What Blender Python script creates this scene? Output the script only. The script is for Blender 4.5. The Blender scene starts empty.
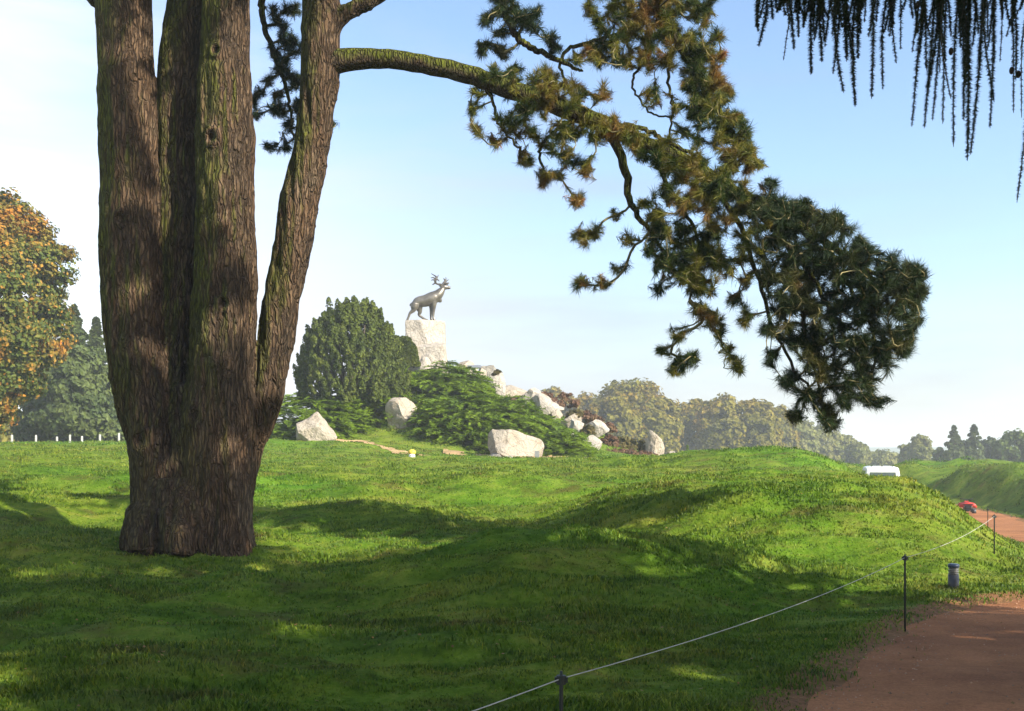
import bpy, bmesh, math, random
import numpy as np
from mathutils import Vector, Quaternion

rng = np.random.default_rng(7)
random.seed(7)
F = 1050.0; CX = 512.0; HY = 450.0; EYE = 1.7
scene = bpy.context.scene
col = scene.collection
SUN_EL = math.radians(30)
SUN_H = np.array([-0.80, 0.60]); SUN_H = SUN_H / np.linalg.norm(SUN_H)   # where the light travels to

def at(px, py, Y):
    return np.array([(px - CX) * Y / F, Y, EYE + (HY - py) * Y / F])

# ------------------------------------------------------------------ noise
def _hash(ix, iy, iz):
    n = (ix.astype(np.int64) * 374761393 + iy.astype(np.int64) * 668265263 + iz.astype(np.int64) * 1274126177) & 0xFFFFFFFF
    n = ((n ^ (n >> 13)) * 1103515245) & 0xFFFFFFFF
    n = ((n ^ (n >> 16)) * 2246822519) & 0xFFFFFFFF
    n = n ^ (n >> 15)
    return (n & 0xFFFFFF) / float(0x1000000)

def vnoise(x, y, z=None):
    x = np.asarray(x, float); y = np.asarray(y, float)
    z = np.zeros_like(x) if z is None else np.asarray(z, float)
    ix, iy, iz = np.floor(x), np.floor(y), np.floor(z)
    fx, fy, fz = x - ix, y - iy, z - iz
    fx = fx*fx*fx*(fx*(fx*6-15)+10); fy = fy*fy*fy*(fy*(fy*6-15)+10); fz = fz*fz*fz*(fz*(fz*6-15)+10)
    r = 0
    for dx in (0, 1):
        for dy in (0, 1):
            for dz in (0, 1):
                w = (fx if dx else 1-fx) * (fy if dy else 1-fy) * (fz if dz else 1-fz)
                r = r + w * _hash(ix+dx, iy+dy, iz+dz)
    return r * 2 - 1

def fbm(x, y, z=None, oct=3):
    r = 0; a = 1.0; f = 1.0
    for k in range(oct):
        r = r + a * vnoise(x*f + 17.3*k, y*f - 9.1*k, None if z is None else z*f + 4.7*k)
        a *= 0.5; f *= 2.03
    return r

def sstep(a, b, x):
    t = np.clip((x - a) / (b - a), 0, 1)
    return t * t * (3 - 2 * t)

# ------------------------------------------------------------------ object helpers
def tag(o, label=None, cat=None, group=None, kind=None):
    if label: o['label'] = label
    if cat: o['category'] = cat
    if group: o['group'] = group
    if kind: o['kind'] = kind
    return o

def empty(name, loc, label, cat, group=None, rz=0):
    o = bpy.data.objects.new(name, None); col.objects.link(o)
    o.location = [float(v) for v in loc]; o.rotation_euler = (0, 0, rz); o.empty_display_size = 0.2
    return tag(o, label, cat, group)

class MB:
    def __init__(s): s.v = []; s.f = []; s.n = 0
    def add(s, V, Fc):
        V = np.asarray(V, float).reshape(-1, 3); Fc = np.asarray(Fc, int)
        s.v.append(V); s.f.append(Fc + s.n); s.n += len(V)
    def mesh(s, name, smooth=True):
        me = bpy.data.meshes.new(name)
        if not s.v: return me
        V = np.concatenate(s.v)
        loops = np.concatenate([f.ravel() for f in s.f]).astype(np.int32)
        tot = np.concatenate([np.full(len(f), f.shape[1]) for f in s.f]).astype(np.int32)
        start = np.concatenate([[0], np.cumsum(tot)[:-1]]).astype(np.int32)
        me.vertices.add(len(V)); me.vertices.foreach_set('co', V.astype(np.float32).ravel())
        me.loops.add(len(loops)); me.loops.foreach_set('vertex_index', loops)
        me.polygons.add(len(tot)); me.polygons.foreach_set('loop_start', start)
        try: me.polygons.foreach_set('loop_total', tot)
        except Exception: pass
        me.update(calc_edges=True); me.validate()
        me.polygons.foreach_set('use_smooth', np.full(len(me.polygons), smooth))
        return me
    def build(s, name, m, parent=None, loc=None, smooth=True):
        return link(name, s.mesh(name, smooth), m, parent, loc)
    # shapes
    def tube(s, pts, rad, seg=8, cap=True):
        P = np.asarray(pts, float); R = np.broadcast_to(np.asarray(rad, float), (len(P),))
        T = np.gradient(P, axis=0); T /= np.linalg.norm(T, axis=1)[:, None] + 1e-9
        a = np.array([0, 0, 1.0]) if abs(T[0][2]) < 0.8 else np.array([1.0, 0, 0])
        u = np.cross(T[0], a); u /= np.linalg.norm(u)
        ang = np.arange(seg) * 2 * math.pi / seg
        rings = []
        for i in range(len(P)):
            u = u - T[i] * np.dot(u, T[i]); u /= np.linalg.norm(u) + 1e-9
            w = np.cross(T[i], u)
            rings.append(P[i] + R[i] * (np.cos(ang)[:, None] * u + np.sin(ang)[:, None] * w))
        V = np.concatenate(rings); n = len(P)
        i, j = np.meshgrid(np.arange(n-1), np.arange(seg), indexing='ij')
        j2 = (j + 1) % seg
        Q = np.stack([i*seg+j, i*seg+j2, (i+1)*seg+j2, (i+1)*seg+j], -1).reshape(-1, 4)
        base = s.n
        s.add(V, Q)
        if cap:
            for ring, rev in ((0, True), (n-1, False)):
                c = s.n; s.add([P[ring]], np.zeros((0, 3), int))
                jj = np.arange(seg); k = (jj+1) % seg
                A = ring*seg + jj + base; B = ring*seg + k + base
                T3 = np.stack([np.full(seg, c), B, A] if rev else [np.full(seg, c), A, B], -1)
                s.f.append(T3)
    def box(s, c, d, rot=None, taper=(1, 1)):
        c = np.asarray(c, float); d = np.asarray(d, float) / 2
        V = np.array([[x*(taper[0] if z > 0 else 1), y*(taper[1] if z > 0 else 1), z] for z in (-1, 1) for y in (-1, 1) for x in (-1, 1)], float) * d
        if rot is not None:
            V = V @ np.asarray(rot).T
        s.add(V + c, [[0, 2, 3, 1], [4, 5, 7, 6], [0, 1, 5, 4], [2, 6, 7, 3], [0, 4, 6, 2], [1, 3, 7, 5]])
    def ball(s, c, r, seg=16, ring=10):
        c = np.asarray(c, float); r = np.broadcast_to(np.asarray(r, float), (3,))
        V = [[0, 0, -1]]
        for i in range(1, ring):
            t = -math.pi/2 + math.pi*i/ring
            for j in range(seg):
                p = 2*math.pi*j/seg
                V.append([math.cos(t)*math.cos(p), math.cos(t)*math.sin(p), math.sin(t)])
        V.append([0, 0, 1]); b = s.n
        s.add(np.array(V)*r + c, np.zeros((0, 3), int))
        q = []; t3 = []
        for j in range(seg):
            k = (j+1) % seg
            t3.append([0, 1+k, 1+j])
            e = 1 + (ring-2)*seg
            t3.append([e+j, e+k, 1+(ring-1)*seg])
            for i in range(ring-2):
                q.append([1+i*seg+j, 1+i*seg+k, 1+(i+1)*seg+k, 1+(i+1)*seg+j])
        s.f.append(np.array(t3)+b); s.f.append(np.array(q)+b)

def link(name, me, m, parent=None, loc=None):
    o = bpy.data.objects.new(name, me); col.objects.link(o)
    if m is not None: me.materials.append(m)
    if parent is not None: o.parent = parent
    if loc is not None: o.location = [float(v) for v in loc]
    return o

def fuse(mb, voxel, smooth=2):
    me = mb.mesh('fuse')
    o = bpy.data.objects.new('fuse', me); col.objects.link(o)
    r = o.modifiers.new('r', 'REMESH'); r.mode = 'VOXEL'; r.voxel_size = voxel
    if smooth:
        k = o.modifiers.new('s', 'SMOOTH'); k.factor = 0.5; k.iterations = smooth
    dg = bpy.context.evaluated_depsgraph_get(); dg.update()
    out = bpy.data.meshes.new_from_object(o.evaluated_get(dg))
    bpy.data.objects.remove(o); bpy.data.meshes.remove(me)
    out.polygons.foreach_set('use_smooth', np.full(len(out.polygons), True))
    return out

def verts_of(me):
    a = np.empty(len(me.vertices)*3, np.float32); me.vertices.foreach_get('co', a)
    b = np.empty(len(me.vertices)*3, np.float32); me.vertices.foreach_get('normal', b)
    return a.reshape(-1, 3).astype(float), b.reshape(-1, 3).astype(float)

def set_verts(me, V):
    me.vertices.foreach_set('co', V.astype(np.float32).ravel()); me.update()

def curve(pts, n):
    """smooth interpolation through control rows (any columns)"""
    P = np.asarray(pts, float); m = len(P)
    t = np.linspace(0, m-1, n); i = np.clip(np.floor(t).astype(int), 0, m-2); f = (t-i)[:, None]
    p0 = P[np.clip(i-1, 0, m-1)]; p1 = P[i]; p2 = P[i+1]; p3 = P[np.clip(i+2, 0, m-1)]
    return 0.5*((2*p1) + (-p0+p2)*f + (2*p0-5*p1+4*p2-p3)*f**2 + (-p0+3*p1-3*p2+p3)*f**3)

# ------------------------------------------------------------------ materials
def new_mat(name):
    m = bpy.data.materials.new(name); m.use_nodes = True
    nt = m.node_tree; nt.nodes.clear()
    return m, nt, nt.nodes, nt.links

def c4(c): return (c[0], c[1], c[2], 1)

def noise_node(nt, scale, detail=4, rough=0.55, stretch=(1, 1, 1), coord='Object'):
    tc = nt.nodes.new('ShaderNodeTexCoord'); mp = nt.nodes.new('ShaderNodeMapping')
    mp.inputs['Scale'].default_value = stretch
    n = nt.nodes.new('ShaderNodeTexNoise'); n.inputs['Scale'].default_value = scale
    n.inputs['Detail'].default_value = detail; n.inputs['Roughness'].default_value = rough
    nt.links.new(tc.outputs[coord], mp.inputs['Vector']); nt.links.new(mp.outputs[0], n.inputs['Vector'])
    return n.outputs['Fac']

def ramp(nt, fac, stops):
    r = nt.nodes.new('ShaderNodeValToRGB'); e = r.color_ramp.elements
    while len(e) > 1: e.remove(e[0])
    e[0].position = stops[0][0]; e[0].color = c4(stops[0][1])
    for p, c in stops[1:]:
        k = e.new(p); k.color = c4(c)
    nt.links.new(fac, r.inputs['Fac'])
    return r.outputs['Color']

def mixc(nt, fac, a, b, mode='MIX'):
    n = nt.nodes.new('ShaderNodeMix'); n.data_type = 'RGBA'; n.blend_type = mode
    for s, v in ((n.inputs[0], fac), (n.inputs[6], a), (n.inputs[7], b)):
        if isinstance(v, (int, float)): s.default_value = v
        elif isinstance(v, (tuple, list)): s.default_value = c4(v)
        else: nt.links.new(v, s)
    return n.outputs[2]

def mathn(nt, op, a, b=0.0, clamp=False):
    n = nt.nodes.new('ShaderNodeMath'); n.operation = op; n.use_clamp = clamp
    for i, v in enumerate((a, b)):
        if isinstance(v, (int, float)): n.inputs[i].default_value = v
        else: nt.links.new(v, n.inputs[i])
    return n.outputs[0]

def bump(nt, h, strength, dist):
    b = nt.nodes.new('ShaderNodeBump'); b.inputs['Strength'].default_value = strength; b.inputs['Distance'].default_value = dist
    nt.links.new(h, b.inputs['Height']); return b.outputs['Normal']

def principled(nt, colr, rough=0.8, normal=None, metal=0.0, spec=0.3):
    p = nt.nodes.new('ShaderNodeBsdfPrincipled')
    if isinstance(colr, (tuple, list)): p.inputs['Base Color'].default_value = c4(colr)
    else: nt.links.new(colr, p.inputs['Base Color'])
    p.inputs['Roughness'].default_value = rough; p.inputs['Metallic'].default_value = metal
    p.inputs['Specular IOR Level'].default_value = spec
    if normal is not None: nt.links.new(normal, p.inputs['Normal'])
    return p.outputs[0]

def out(nt, sh):
    o = nt.nodes.new('ShaderNodeOutputMaterial'); nt.links.new(sh, o.inputs['Surface'])

def island(nt):
    return nt.nodes.new('ShaderNodeNewGeometry').outputs['Random Per Island']

def leaf_mat(name, stops, scale, transl=0.3, vary=0.5, rough=0.6, isl_stops=None):
    m, nt, N, L = new_mat(name)
    c = ramp(nt, noise_node(nt, scale, 4, 0.6), stops)
    r = island(nt)
    if isl_stops: c = mixc(nt, 0.5, c, ramp(nt, r, isl_stops))
    k = mathn(nt, 'ADD', mathn(nt, 'MULTIPLY', r, vary), 1 - vary/2)
    cc = nt.nodes.new('ShaderNodeCombineColor')
    for i in range(3): L.new(k, cc.inputs[i])
    c = mixc(nt, 1.0, c, cc.outputs[0], 'MULTIPLY')
    p = principled(nt, c, rough, spec=0.2)
    t = N.new('ShaderNodeBsdfTranslucent'); L.new(c, t.inputs['Color'])
    mx = N.new('ShaderNodeMixShader'); mx.inputs[0].default_value = transl
    L.new(p, mx.inputs[1]); L.new(t.outputs[0], mx.inputs[2]); out(nt, mx.outputs[0])
    return m

def plain_mat(name, c, rough=0.5, metal=0.0, spec=0.4, vary=0.12, scale=8, bmp=0.0):
    m, nt, N, L = new_mat(name)
    n = noise_node(nt, scale, 4)
    cc = ramp(nt, n, [(0.3, tuple(v*(1-vary) for v in c)), (0.7, tuple(min(1, v*(1+vary)) for v in c))])
    nn = bump(nt, n, bmp, 0.02) if bmp else None
    out(nt, principled(nt, cc, rough, nn, metal, spec)); return m

def grass_mat(name, blades):
    m, nt, N, L = new_mat(name)
    big = noise_node(nt, 0.16, 4, 0.6)
    mid = noise_node(nt, 1.15, 6, 0.68, (0.62, 1.7, 1.0))  # sideways streaks: shade of the turf lumps is put into the colour
    fine = noise_node(nt, 9.0, 4, 0.65)
    a = ramp(nt, mid, [(0.28, (0.020, 0.040, 0.003)), (0.40, (0.055, 0.112, 0.006)), (0.51, (0.122, 0.200, 0.014)), (0.62, (0.215, 0.255, 0.032)), (0.74, (0.240, 0.185, 0.055))])
    b = ramp(nt, fine, [(0.25, (0.022, 0.042, 0.004)), (0.5, (0.102, 0.162, 0.014)), (0.75, (0.235, 0.245, 0.046))])
    c = mixc(nt, 0.42, a, b)
    g = ramp(nt, big, [(0.3, (0.55, 0.95, 0.50)), (0.5, (1, 1, 1)), (0.7, (1.25, 1.08, 0.95))])
    c = mixc(nt, 0.8, c, g, 'MULTIPLY')
    # dry thatch patches, stretched sideways so they also paint in shade between lumps
    th = noise_node(nt, 0.75, 6, 0.72, (0.7, 2.2, 1.0), 'Object')
    tf = ramp(nt, th, [(0.53, (0, 0, 0)), (0.68, (1, 1, 1))])
    c = mixc(nt, mathn(nt, 'MULTIPLY', tf, 0.7), c, (0.105, 0.072, 0.026))
    if blades:
        r = island(nt)
        c2 = ramp(nt, r, [(0.0, (0.30, 0.42, 0.25)), (0.5, (1.0, 1.05, 0.9)), (0.93, (1.5, 1.35, 1.1)), (1.0, (2.0, 1.35, 1.4))])
        c = mixc(nt, 1.0, c, c2, 'MULTIPLY')
        p = principled(nt, c, 0.55, spec=0.25)
        t = N.new('ShaderNodeBsdfTranslucent'); L.new(c, t.inputs['Color'])
        mx = N.new('ShaderNodeMixShader'); mx.inputs[0].default_value = 0.3
        L.new(p, mx.inputs[1]); L.new(t.outputs[0], mx.inputs[2]); out(nt, mx.outputs[0])
    else:
        at_ = N.new('ShaderNodeAttribute'); at_.attribute_name = 'wear'
        wf = mathn(nt, 'ADD', at_.outputs['Fac'], mathn(nt, 'MULTIPLY', mathn(nt, 'SUBTRACT', noise_node(nt, 7.0, 6, 0.75), 0.5), 1.5))
        wf = ramp(nt, wf, [(0.35, (0, 0, 0)), (0.62, (1, 1, 1))])
        c = mixc(nt, mathn(nt, 'MULTIPLY', wf, 0.9), c, ramp(nt, noise_node(nt, 22, 5, 0.7), [(0.3, (0.13, 0.062, 0.032)), (0.7, (0.36, 0.165, 0.078))]))
        nn = bump(nt, noise_node(nt, 5.0, 6, 0.75), 0.9, 0.10)
        out(nt, principled(nt, c, 0.9, nn, spec=0.1))
    return m

def bark_mat(name, moss=0.6, warm=1.0, mossdir=(-1, 0, 0.15)):
    m, nt, N, L = new_mat(name)
    v = N.new('ShaderNodeTexVoronoi'); v.feature = 'DISTANCE_TO_EDGE'; v.inputs['Scale'].default_value = 7.5
    tc = N.new('ShaderNodeTexCoord'); mp = N.new('ShaderNodeMapping'); mp.inputs['Scale'].default_value = (2.6, 2.6, 0.34)
    wn = N.new('ShaderNodeTexNoise'); wn.inputs['Scale'].default_value = 3.0; wn.inputs['Detail'].default_value = 4
    ad = N.new('ShaderNodeMix'); ad.data_type = 'RGBA'; ad.blend_type = 'ADD'; ad.inputs[0].default_value = 0.16
    L.new(tc.outputs['Object'], ad.inputs[6]); L.new(tc.outputs['Object'], wn.inputs['Vector']); L.new(wn.outputs['Color'], ad.inputs[7])
    L.new(ad.outputs[2], mp.inputs['Vector']); L.new(mp.outputs[0], v.inputs['Vector'])
    crack = ramp(nt, v.outputs['Distance'], [(0.02, (0, 0, 0)), (0.22, (1, 1, 1))])
    n1 = noise_node(nt, 17.0, 7, 0.72, (1, 1, 0.22))
    n2 = noise_node(nt, 1.3, 4, 0.6, (1, 1, 0.35))
    c = ramp(nt, n1, [(0.28, (0.016, 0.011, 0.008)), (0.47, (0.075*warm, 0.050, 0.030)), (0.58, (0.175*warm, 0.122, 0.076)), (0.74, (0.34*warm, 0.255, 0.165))])
    c = mixc(nt, 0.5, c, ramp(nt, n2, [(0.35, (0.026, 0.020, 0.013)), (0.6, (0.165*warm, 0.092, 0.048)), (0.75, (0.25, 0.195, 0.125))]))
    geo = N.new('ShaderNodeNewGeometry')
    dt = N.new('ShaderNodeVectorMath'); dt.operation = 'DOT_PRODUCT'; dt.inputs[1].default_value = mossdir
    L.new(geo.outputs['Normal'], dt.inputs[0])
    mf = mathn(nt, 'ADD', dt.outputs['Value'], mathn(nt, 'MULTIPLY', mathn(nt, 'SUBTRACT', noise_node(nt, 2.2, 6, 0.7, (1, 1, 0.4)), 0.5), 2.6))
    mf = ramp(nt, mf, [(0.0, (0, 0, 0)), (0.6, (1, 1, 1))])
    sz = N.new('ShaderNodeSeparateXYZ'); L.new(tc.outputs['Object'], sz.inputs[0])
    mz = N.new('ShaderNodeMapRange'); mz.inputs['From Min'].default_value = 0.8; mz.inputs['From Max'].default_value = 4.5; mz.inputs['To Min'].default_value = 0.35; L.new(sz.outputs['Z'], mz.inputs['Value'])
    mf = mathn(nt, 'MULTIPLY', mf, mz.outputs[0])
    c = mixc(nt, mathn(nt, 'MULTIPLY', mf, moss), c, ramp(nt, n1, [(0.3, (0.035, 0.045, 0.006)), (0.7, (0.17, 0.185, 0.025))]))
    c = mixc(nt, mathn(nt, 'MULTIPLY', mathn(nt, 'SUBTRACT', 1.0, crack), 0.62), c, (0.030, 0.022, 0.016))  # furrows darkened, their shade painted into the bark colour
    h = mathn(nt, 'ADD', crack, mathn(nt, 'MULTIPLY', n1, 0.7))
    nn = bump(nt, h, 1.0, 0.05)
    out(nt, principled(nt, c, 0.9, nn, spec=0.15)); return m

def rock_mat(name, c, warm=(1, 0.9, 0.75)):
    m, nt, N, L = new_mat(name)
    n1 = noise_node(nt, 1.1, 6, 0.65); n2 = noise_node(nt, 6.0, 6, 0.7)
    a = ramp(nt, n1, [(0.3, tuple(c[i]*0.72*warm[i] for i in range(3))), (0.5, c), (0.7, tuple(min(0.8, v*1.15) for v in c))])
    b = ramp(nt, n2, [(0.3, tuple(v*0.55 for v in c)), (0.45, c), (0.8, tuple(min(0.8, v*1.1) for v in c))])
    cc = mixc(nt, 0.45, a, b)
    st = ramp(nt, noise_node(nt, 1.8, 5, 0.7, (1.5, 1.5, 0.5)), [(0.56, (0, 0, 0)), (0.72, (1, 1, 1))])
    cc = mixc(nt, mathn(nt, 'MULTIPLY', st, 0.35), cc, (0.30, 0.21, 0.12))
    vo = N.new('ShaderNodeTexVoronoi'); vo.feature = 'DISTANCE_TO_EDGE'; vo.inputs['Scale'].default_value = 1.5
    tcc = N.new('ShaderNodeTexCoord'); wn = N.new('ShaderNodeTexNoise'); wn.inputs['Scale'].default_value = 1.6; wn.inputs['Detail'].default_value = 5
    L.new(tcc.outputs['Object'], wn.inputs['Vector']); av = mixc(nt, 0.8, tcc.outputs['Object'], wn.outputs['Color'], 'ADD'); L.new(av, vo.inputs['Vector'])
    ck = ramp(nt, vo.outputs['Distance'], [(0.0, (0, 0, 0)), (0.05, (1, 1, 1))])
    cc = mixc(nt, mathn(nt, 'MULTIPLY', mathn(nt, 'SUBTRACT', 1.0, ck), 0.22), cc, (0.10, 0.08, 0.055))
    lich = ramp(nt, noise_node(nt, 3.2, 5, 0.75), [(0.6, (0, 0, 0)), (0.68, (1, 1, 1))])
    cc = mixc(nt, mathn(nt, 'MULTIPLY', lich, 0.35), cc, (0.16, 0.16, 0.11))
    hh_ = mathn(nt, 'ADD', mathn(nt, 'ADD', n1, mathn(nt, 'MULTIPLY', n2, 0.5)), mathn(nt, 'MULTIPLY', ck, 0.10))
    nn = bump(nt, hh_, 1.0, 0.25)
    out(nt, principled(nt, cc, 0.9, nn, spec=0.15)); return m

M = {}
M['ground'] = grass_mat('turf', False)
M['blades'] = grass_mat('grass_blades', True)
M['bark'] = bark_mat('pine_bark', 0.8, 1.0, (-0.75, -0.25, 0.3))
M['bough'] = bark_mat('mossy_bough_bark', 1.0, 0.9, (0.1, -0.5, 0.9))
M['twig'] = plain_mat('twig_bark', (0.19, 0.16, 0.07), 0.85, vary=0.4)
M['darkbark'] = plain_mat('tree_bark', (0.075, 0.058, 0.042), 0.9, vary=0.4, bmp=0.5)
M['needles'] = leaf_mat('pine_needles', [(0.34, (0.018, 0.034, 0.008)), (0.45, (0.045, 0.070, 0.012)), (0.51, (0.165, 0.158, 0.022)), (0.61, (0.190, 0.115, 0.028)), (0.72, (0.260, 0.100, 0.028))], 1.25, 0.3, 1.0)  # dark and yellow stops paint shaded and sunlit tufts; brown is dead needles
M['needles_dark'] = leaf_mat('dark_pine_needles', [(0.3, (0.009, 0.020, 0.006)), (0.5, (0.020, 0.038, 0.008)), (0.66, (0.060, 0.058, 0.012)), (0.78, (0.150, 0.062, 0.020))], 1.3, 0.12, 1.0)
M['larch'] = leaf_mat('hanging_needles', [(0.3, (0.014, 0.024, 0.010)), (0.7, (0.040, 0.056, 0.020))], 3, 0.1, 0.5)
M['cone'] = plain_mat('cone_scales', (0.05, 0.035, 0.022), 0.8)
M['leaf'] = leaf_mat('green_leaves', [(0.3, (0.040, 0.070, 0.012)), (0.7, (0.11, 0.15, 0.02))], 0.5, 0.25)
M['autumn'] = leaf_mat('maple_leaves', [(0.32, (0.050, 0.080, 0.014)), (0.46, (0.100, 0.135, 0.020)), (0.54, (0.24, 0.150, 0.020)), (0.60, (0.50, 0.185, 0.022)), (0.75, (0.55, 0.15, 0.02))], 0.42, 0.3, 0.6, isl_stops=[(0.0, (0.05, 0.085, 0.015)), (0.7, (0.11, 0.13, 0.02)), (0.9, (0.28, 0.17, 0.02)), (1.0, (0.50, 0.17, 0.02))])
M['olive'] = leaf_mat('turning_leaves', [(0.32, (0.100, 0.105, 0.012)), (0.5, (0.190, 0.165, 0.018)), (0.62, (0.275, 0.170, 0.020)), (0.78, (0.29, 0.14, 0.02))], 0.16, 0.35, 0.6)
M['palegreen'] = leaf_mat('pale_leaves', [(0.3, (0.120, 0.145, 0.035)), (0.7, (0.24, 0.225, 0.06))], 0.3, 0.3)
M['spruce'] = leaf_mat('spruce_sprays', [(0.3, (0.030, 0.055, 0.016)), (0.7, (0.110, 0.135, 0.032))], 0.5, 0.2)
M['yew'] = leaf_mat('yew_sprays', [(0.3, (0.035, 0.055, 0.008)), (0.55, (0.085, 0.110, 0.015)), (0.75, (0.140, 0.155, 0.022))], 0.9, 0.2, 0.6)
M['juniper'] = leaf_mat('juniper_sprays', [(0.3, (0.075, 0.130, 0.008)), (0.55, (0.165, 0.250, 0.014)), (0.75, (0.250, 0.340, 0.024))], 0.8, 0.35, 0.6)
M['heather'] = leaf_mat('brown_heather', [(0.3, (0.085, 0.045, 0.028)), (0.55, (0.15, 0.078, 0.042)), (0.75, (0.17, 0.125, 0.05))], 0.9, 0.15, 0.6)
M['heathergreen'] = leaf_mat('green_heather', [(0.3, (0.06, 0.065, 0.022)), (0.7, (0.15, 0.115, 0.035))], 0.9, 0.15, 0.6)
M['rock'] = rock_mat('pale_limestone', (0.40, 0.345, 0.27))
M['rockwhite'] = rock_mat('white_limestone', (0.43, 0.385, 0.325))
M['rockgrey'] = rock_mat('grey_limestone', (0.30, 0.28, 0.24))
M['white'] = plain_mat('white_paint', (0.78, 0.78, 0.76), 0.4, vary=0.04)
M['stonewhite'] = plain_mat('weathered_white', (0.50, 0.50, 0.47), 0.7)
M['black'] = plain_mat('black_rubber', (0.02, 0.02, 0.02), 0.7)
M['darkmetal'] = plain_mat('dark_green_iron', (0.030, 0.034, 0.030), 0.5, 0.2)
M['bollard'] = plain_mat('charcoal_paint', (0.055, 0.058, 0.062), 0.45, 0.1)
M['steel'] = plain_mat('grey_steel', (0.32, 0.32, 0.31), 0.4, 0.5)
M['louvre'] = plain_mat('louvre_slats', (0.13, 0.13, 0.125), 0.5, 0.3)
M['blue'] = plain_mat('dark_blue_cap', (0.035, 0.055, 0.095), 0.4)
M['red'] = plain_mat('red_plastic', (0.52, 0.035, 0.018), 0.4, vary=0.1)
M['yellow'] = plain_mat('yellow_paint', (0.72, 0.50, 0.06), 0.5)
M['rope'] = plain_mat('white_rope', (0.46, 0.44, 0.39), 0.8)
M['glass'] = plain_mat('car_glass', (0.10, 0.13, 0.12), 0.08, 0.0, 0.8)
M['lamp'] = plain_mat('lamp_lens', (0.22, 0.22, 0.20), 0.15)
M['bronze'] = plain_mat('weathered_bronze', (0.135, 0.120, 0.098), 0.36, 0.4, 0.5, vary=0.5, scale=2.2, bmp=0.3)
M['bronzedark'] = plain_mat('dark_bronze', (0.07, 0.062, 0.052), 0.5, 0.3, vary=0.3)

M['litter'] = leaf_mat('dead_leaves', [(0.3, (0.16, 0.085, 0.03)), (0.7, (0.30, 0.17, 0.05))], 2, 0.1, 0.8)
M['pebble'] = leaf_mat('pebbles', [(0.3, (0.22, 0.12, 0.07)), (0.7, (0.42, 0.25, 0.15))], 5, 0.0, 0.9)
def sand_mat(name, c):
    m, nt, N, L = new_mat(name)
    n = noise_node(nt, 3, 6, 0.7); f = noise_node(nt, 40, 4, 0.7); b = noise_node(nt, 0.5, 4, 0.6, (0.6, 1.6, 1))
    a = ramp(nt, n, [(0.3, tuple(v*0.62 for v in c)), (0.5, c), (0.72, tuple(v*1.22 for v in c))])
    a = mixc(nt, 0.5, a, ramp(nt, f, [(0.3, tuple(v*0.45 for v in c)), (0.55, c), (0.75, tuple(min(1, v*1.5) for v in c))]))
    a = mixc(nt, 0.8, a, ramp(nt, b, [(0.35, (0.58, 0.56, 0.56)), (0.62, (1.15, 1.12, 1.05))]), 'MULTIPLY')
    nn = bump(nt, mathn(nt, 'ADD', f, mathn(nt, 'MULTIPLY', n, 2.0)), 0.8, 0.03)
    out(nt, principled(nt, a, 0.95, nn, spec=0.1)); return m
M['path'] = sand_mat('red_gravel', (0.40, 0.176, 0.078))
M['sand'] = sand_mat('tan_bare_soil', (0.42, 0.29, 0.15))

# ------------------------------------------------------------------ terrain
PL = [(0.6, -40), (0.6, -5), (0.65, 2), (1.08, 4.6), (1.68, 6.84), (2.58, 8.5), (3.72, 10.4), (4.85, 11.7), (6.13, 12.6), (7.6, 13.9), (8.9, 16), (10.2, 19), (12, 24.5), (16.2, 36), (20.3, 46.5), (21.5, 53), (20.2, 60), (15.5, 66), (2, 74)]
PR = [(5.2, -40), (5.2, 2), (6.0, 6.3), (7.6, 8.9), (9.6, 10.6), (11.2, 13), (12.6, 17), (14.8, 23.5), (19, 34.5), (23.6, 46), (25.2, 53), (24.0, 61.5), (18, 69), (4, 77.5)]
def dense(P, n=8): return curve(P, n*len(P))[:, :2]
PCX = np.array([(3, -40), (3, 2), (4, 6.8), (5.8, 10), (7.6, 12), (10, 15), (11.8, 19), (13.5, 24.5), (17.7, 36), (21.9, 46.5), (23.2, 53), (22.2, 61), (16.8, 67.5), (3, 76)])
def curve(pts, n):
    P = np.asarray(pts, float); m = len(P)
    t = np.linspace(0, m-1, n); i = np.clip(np.floor(t).astype(int), 0, m-2); f = (t-i)[:, None]
    p0 = P[np.clip(i-1, 0, m-1)]; p1 = P[i]; p2 = P[i+1]; p3 = P[np.clip(i+2, 0, m-1)]
    return 0.5*((2*p1) + (-p0+p2)*f + (2*p0-5*p1+4*p2-p3)*f**2 + (-p0+3*p1-3*p2+p3)*f**3)
POLY = np.concatenate([dense(PL, 3), dense(PR, 3)[::-1]])
def path_d(x, y):
    """signed distance to the path outline, negative inside"""
    x = np.asarray(x, float); y = np.asarray(y, float); sh = x.shape; x = x.ravel(); y = y.ravel()
    d = np.full(x.shape, 1e9); ins = np.zeros(x.shape, bool)
    for a, b in zip(POLY, np.roll(POLY, -1, axis=0)):
        ab = b-a; t = np.clip(((x-a[0])*ab[0]+(y-a[1])*ab[1])/(ab@ab+1e-12), 0, 1)
        d = np.minimum(d, (x-a[0]-t*ab[0])**2+(y-a[1]-t*ab[1])**2)
        if a[1] != b[1]:
            ins ^= ((a[1] > y) != (b[1] > y)) & (x < ab[0]*(y-a[1])/ab[1]+a[0])
    d = np.sqrt(d); return np.where(ins, -d, d).reshape(sh)
def g2(x, y, cx, cy, sx, sy, h, rot=0, p=2):
    c, s = math.cos(rot), math.sin(rot)
    u = ((x-cx)*c + (y-cy)*s)/sx; v = (-(x-cx)*s + (y-cy)*c)/sy
    return h*np.exp(-(u*u+v*v)**(p/2))
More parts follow.
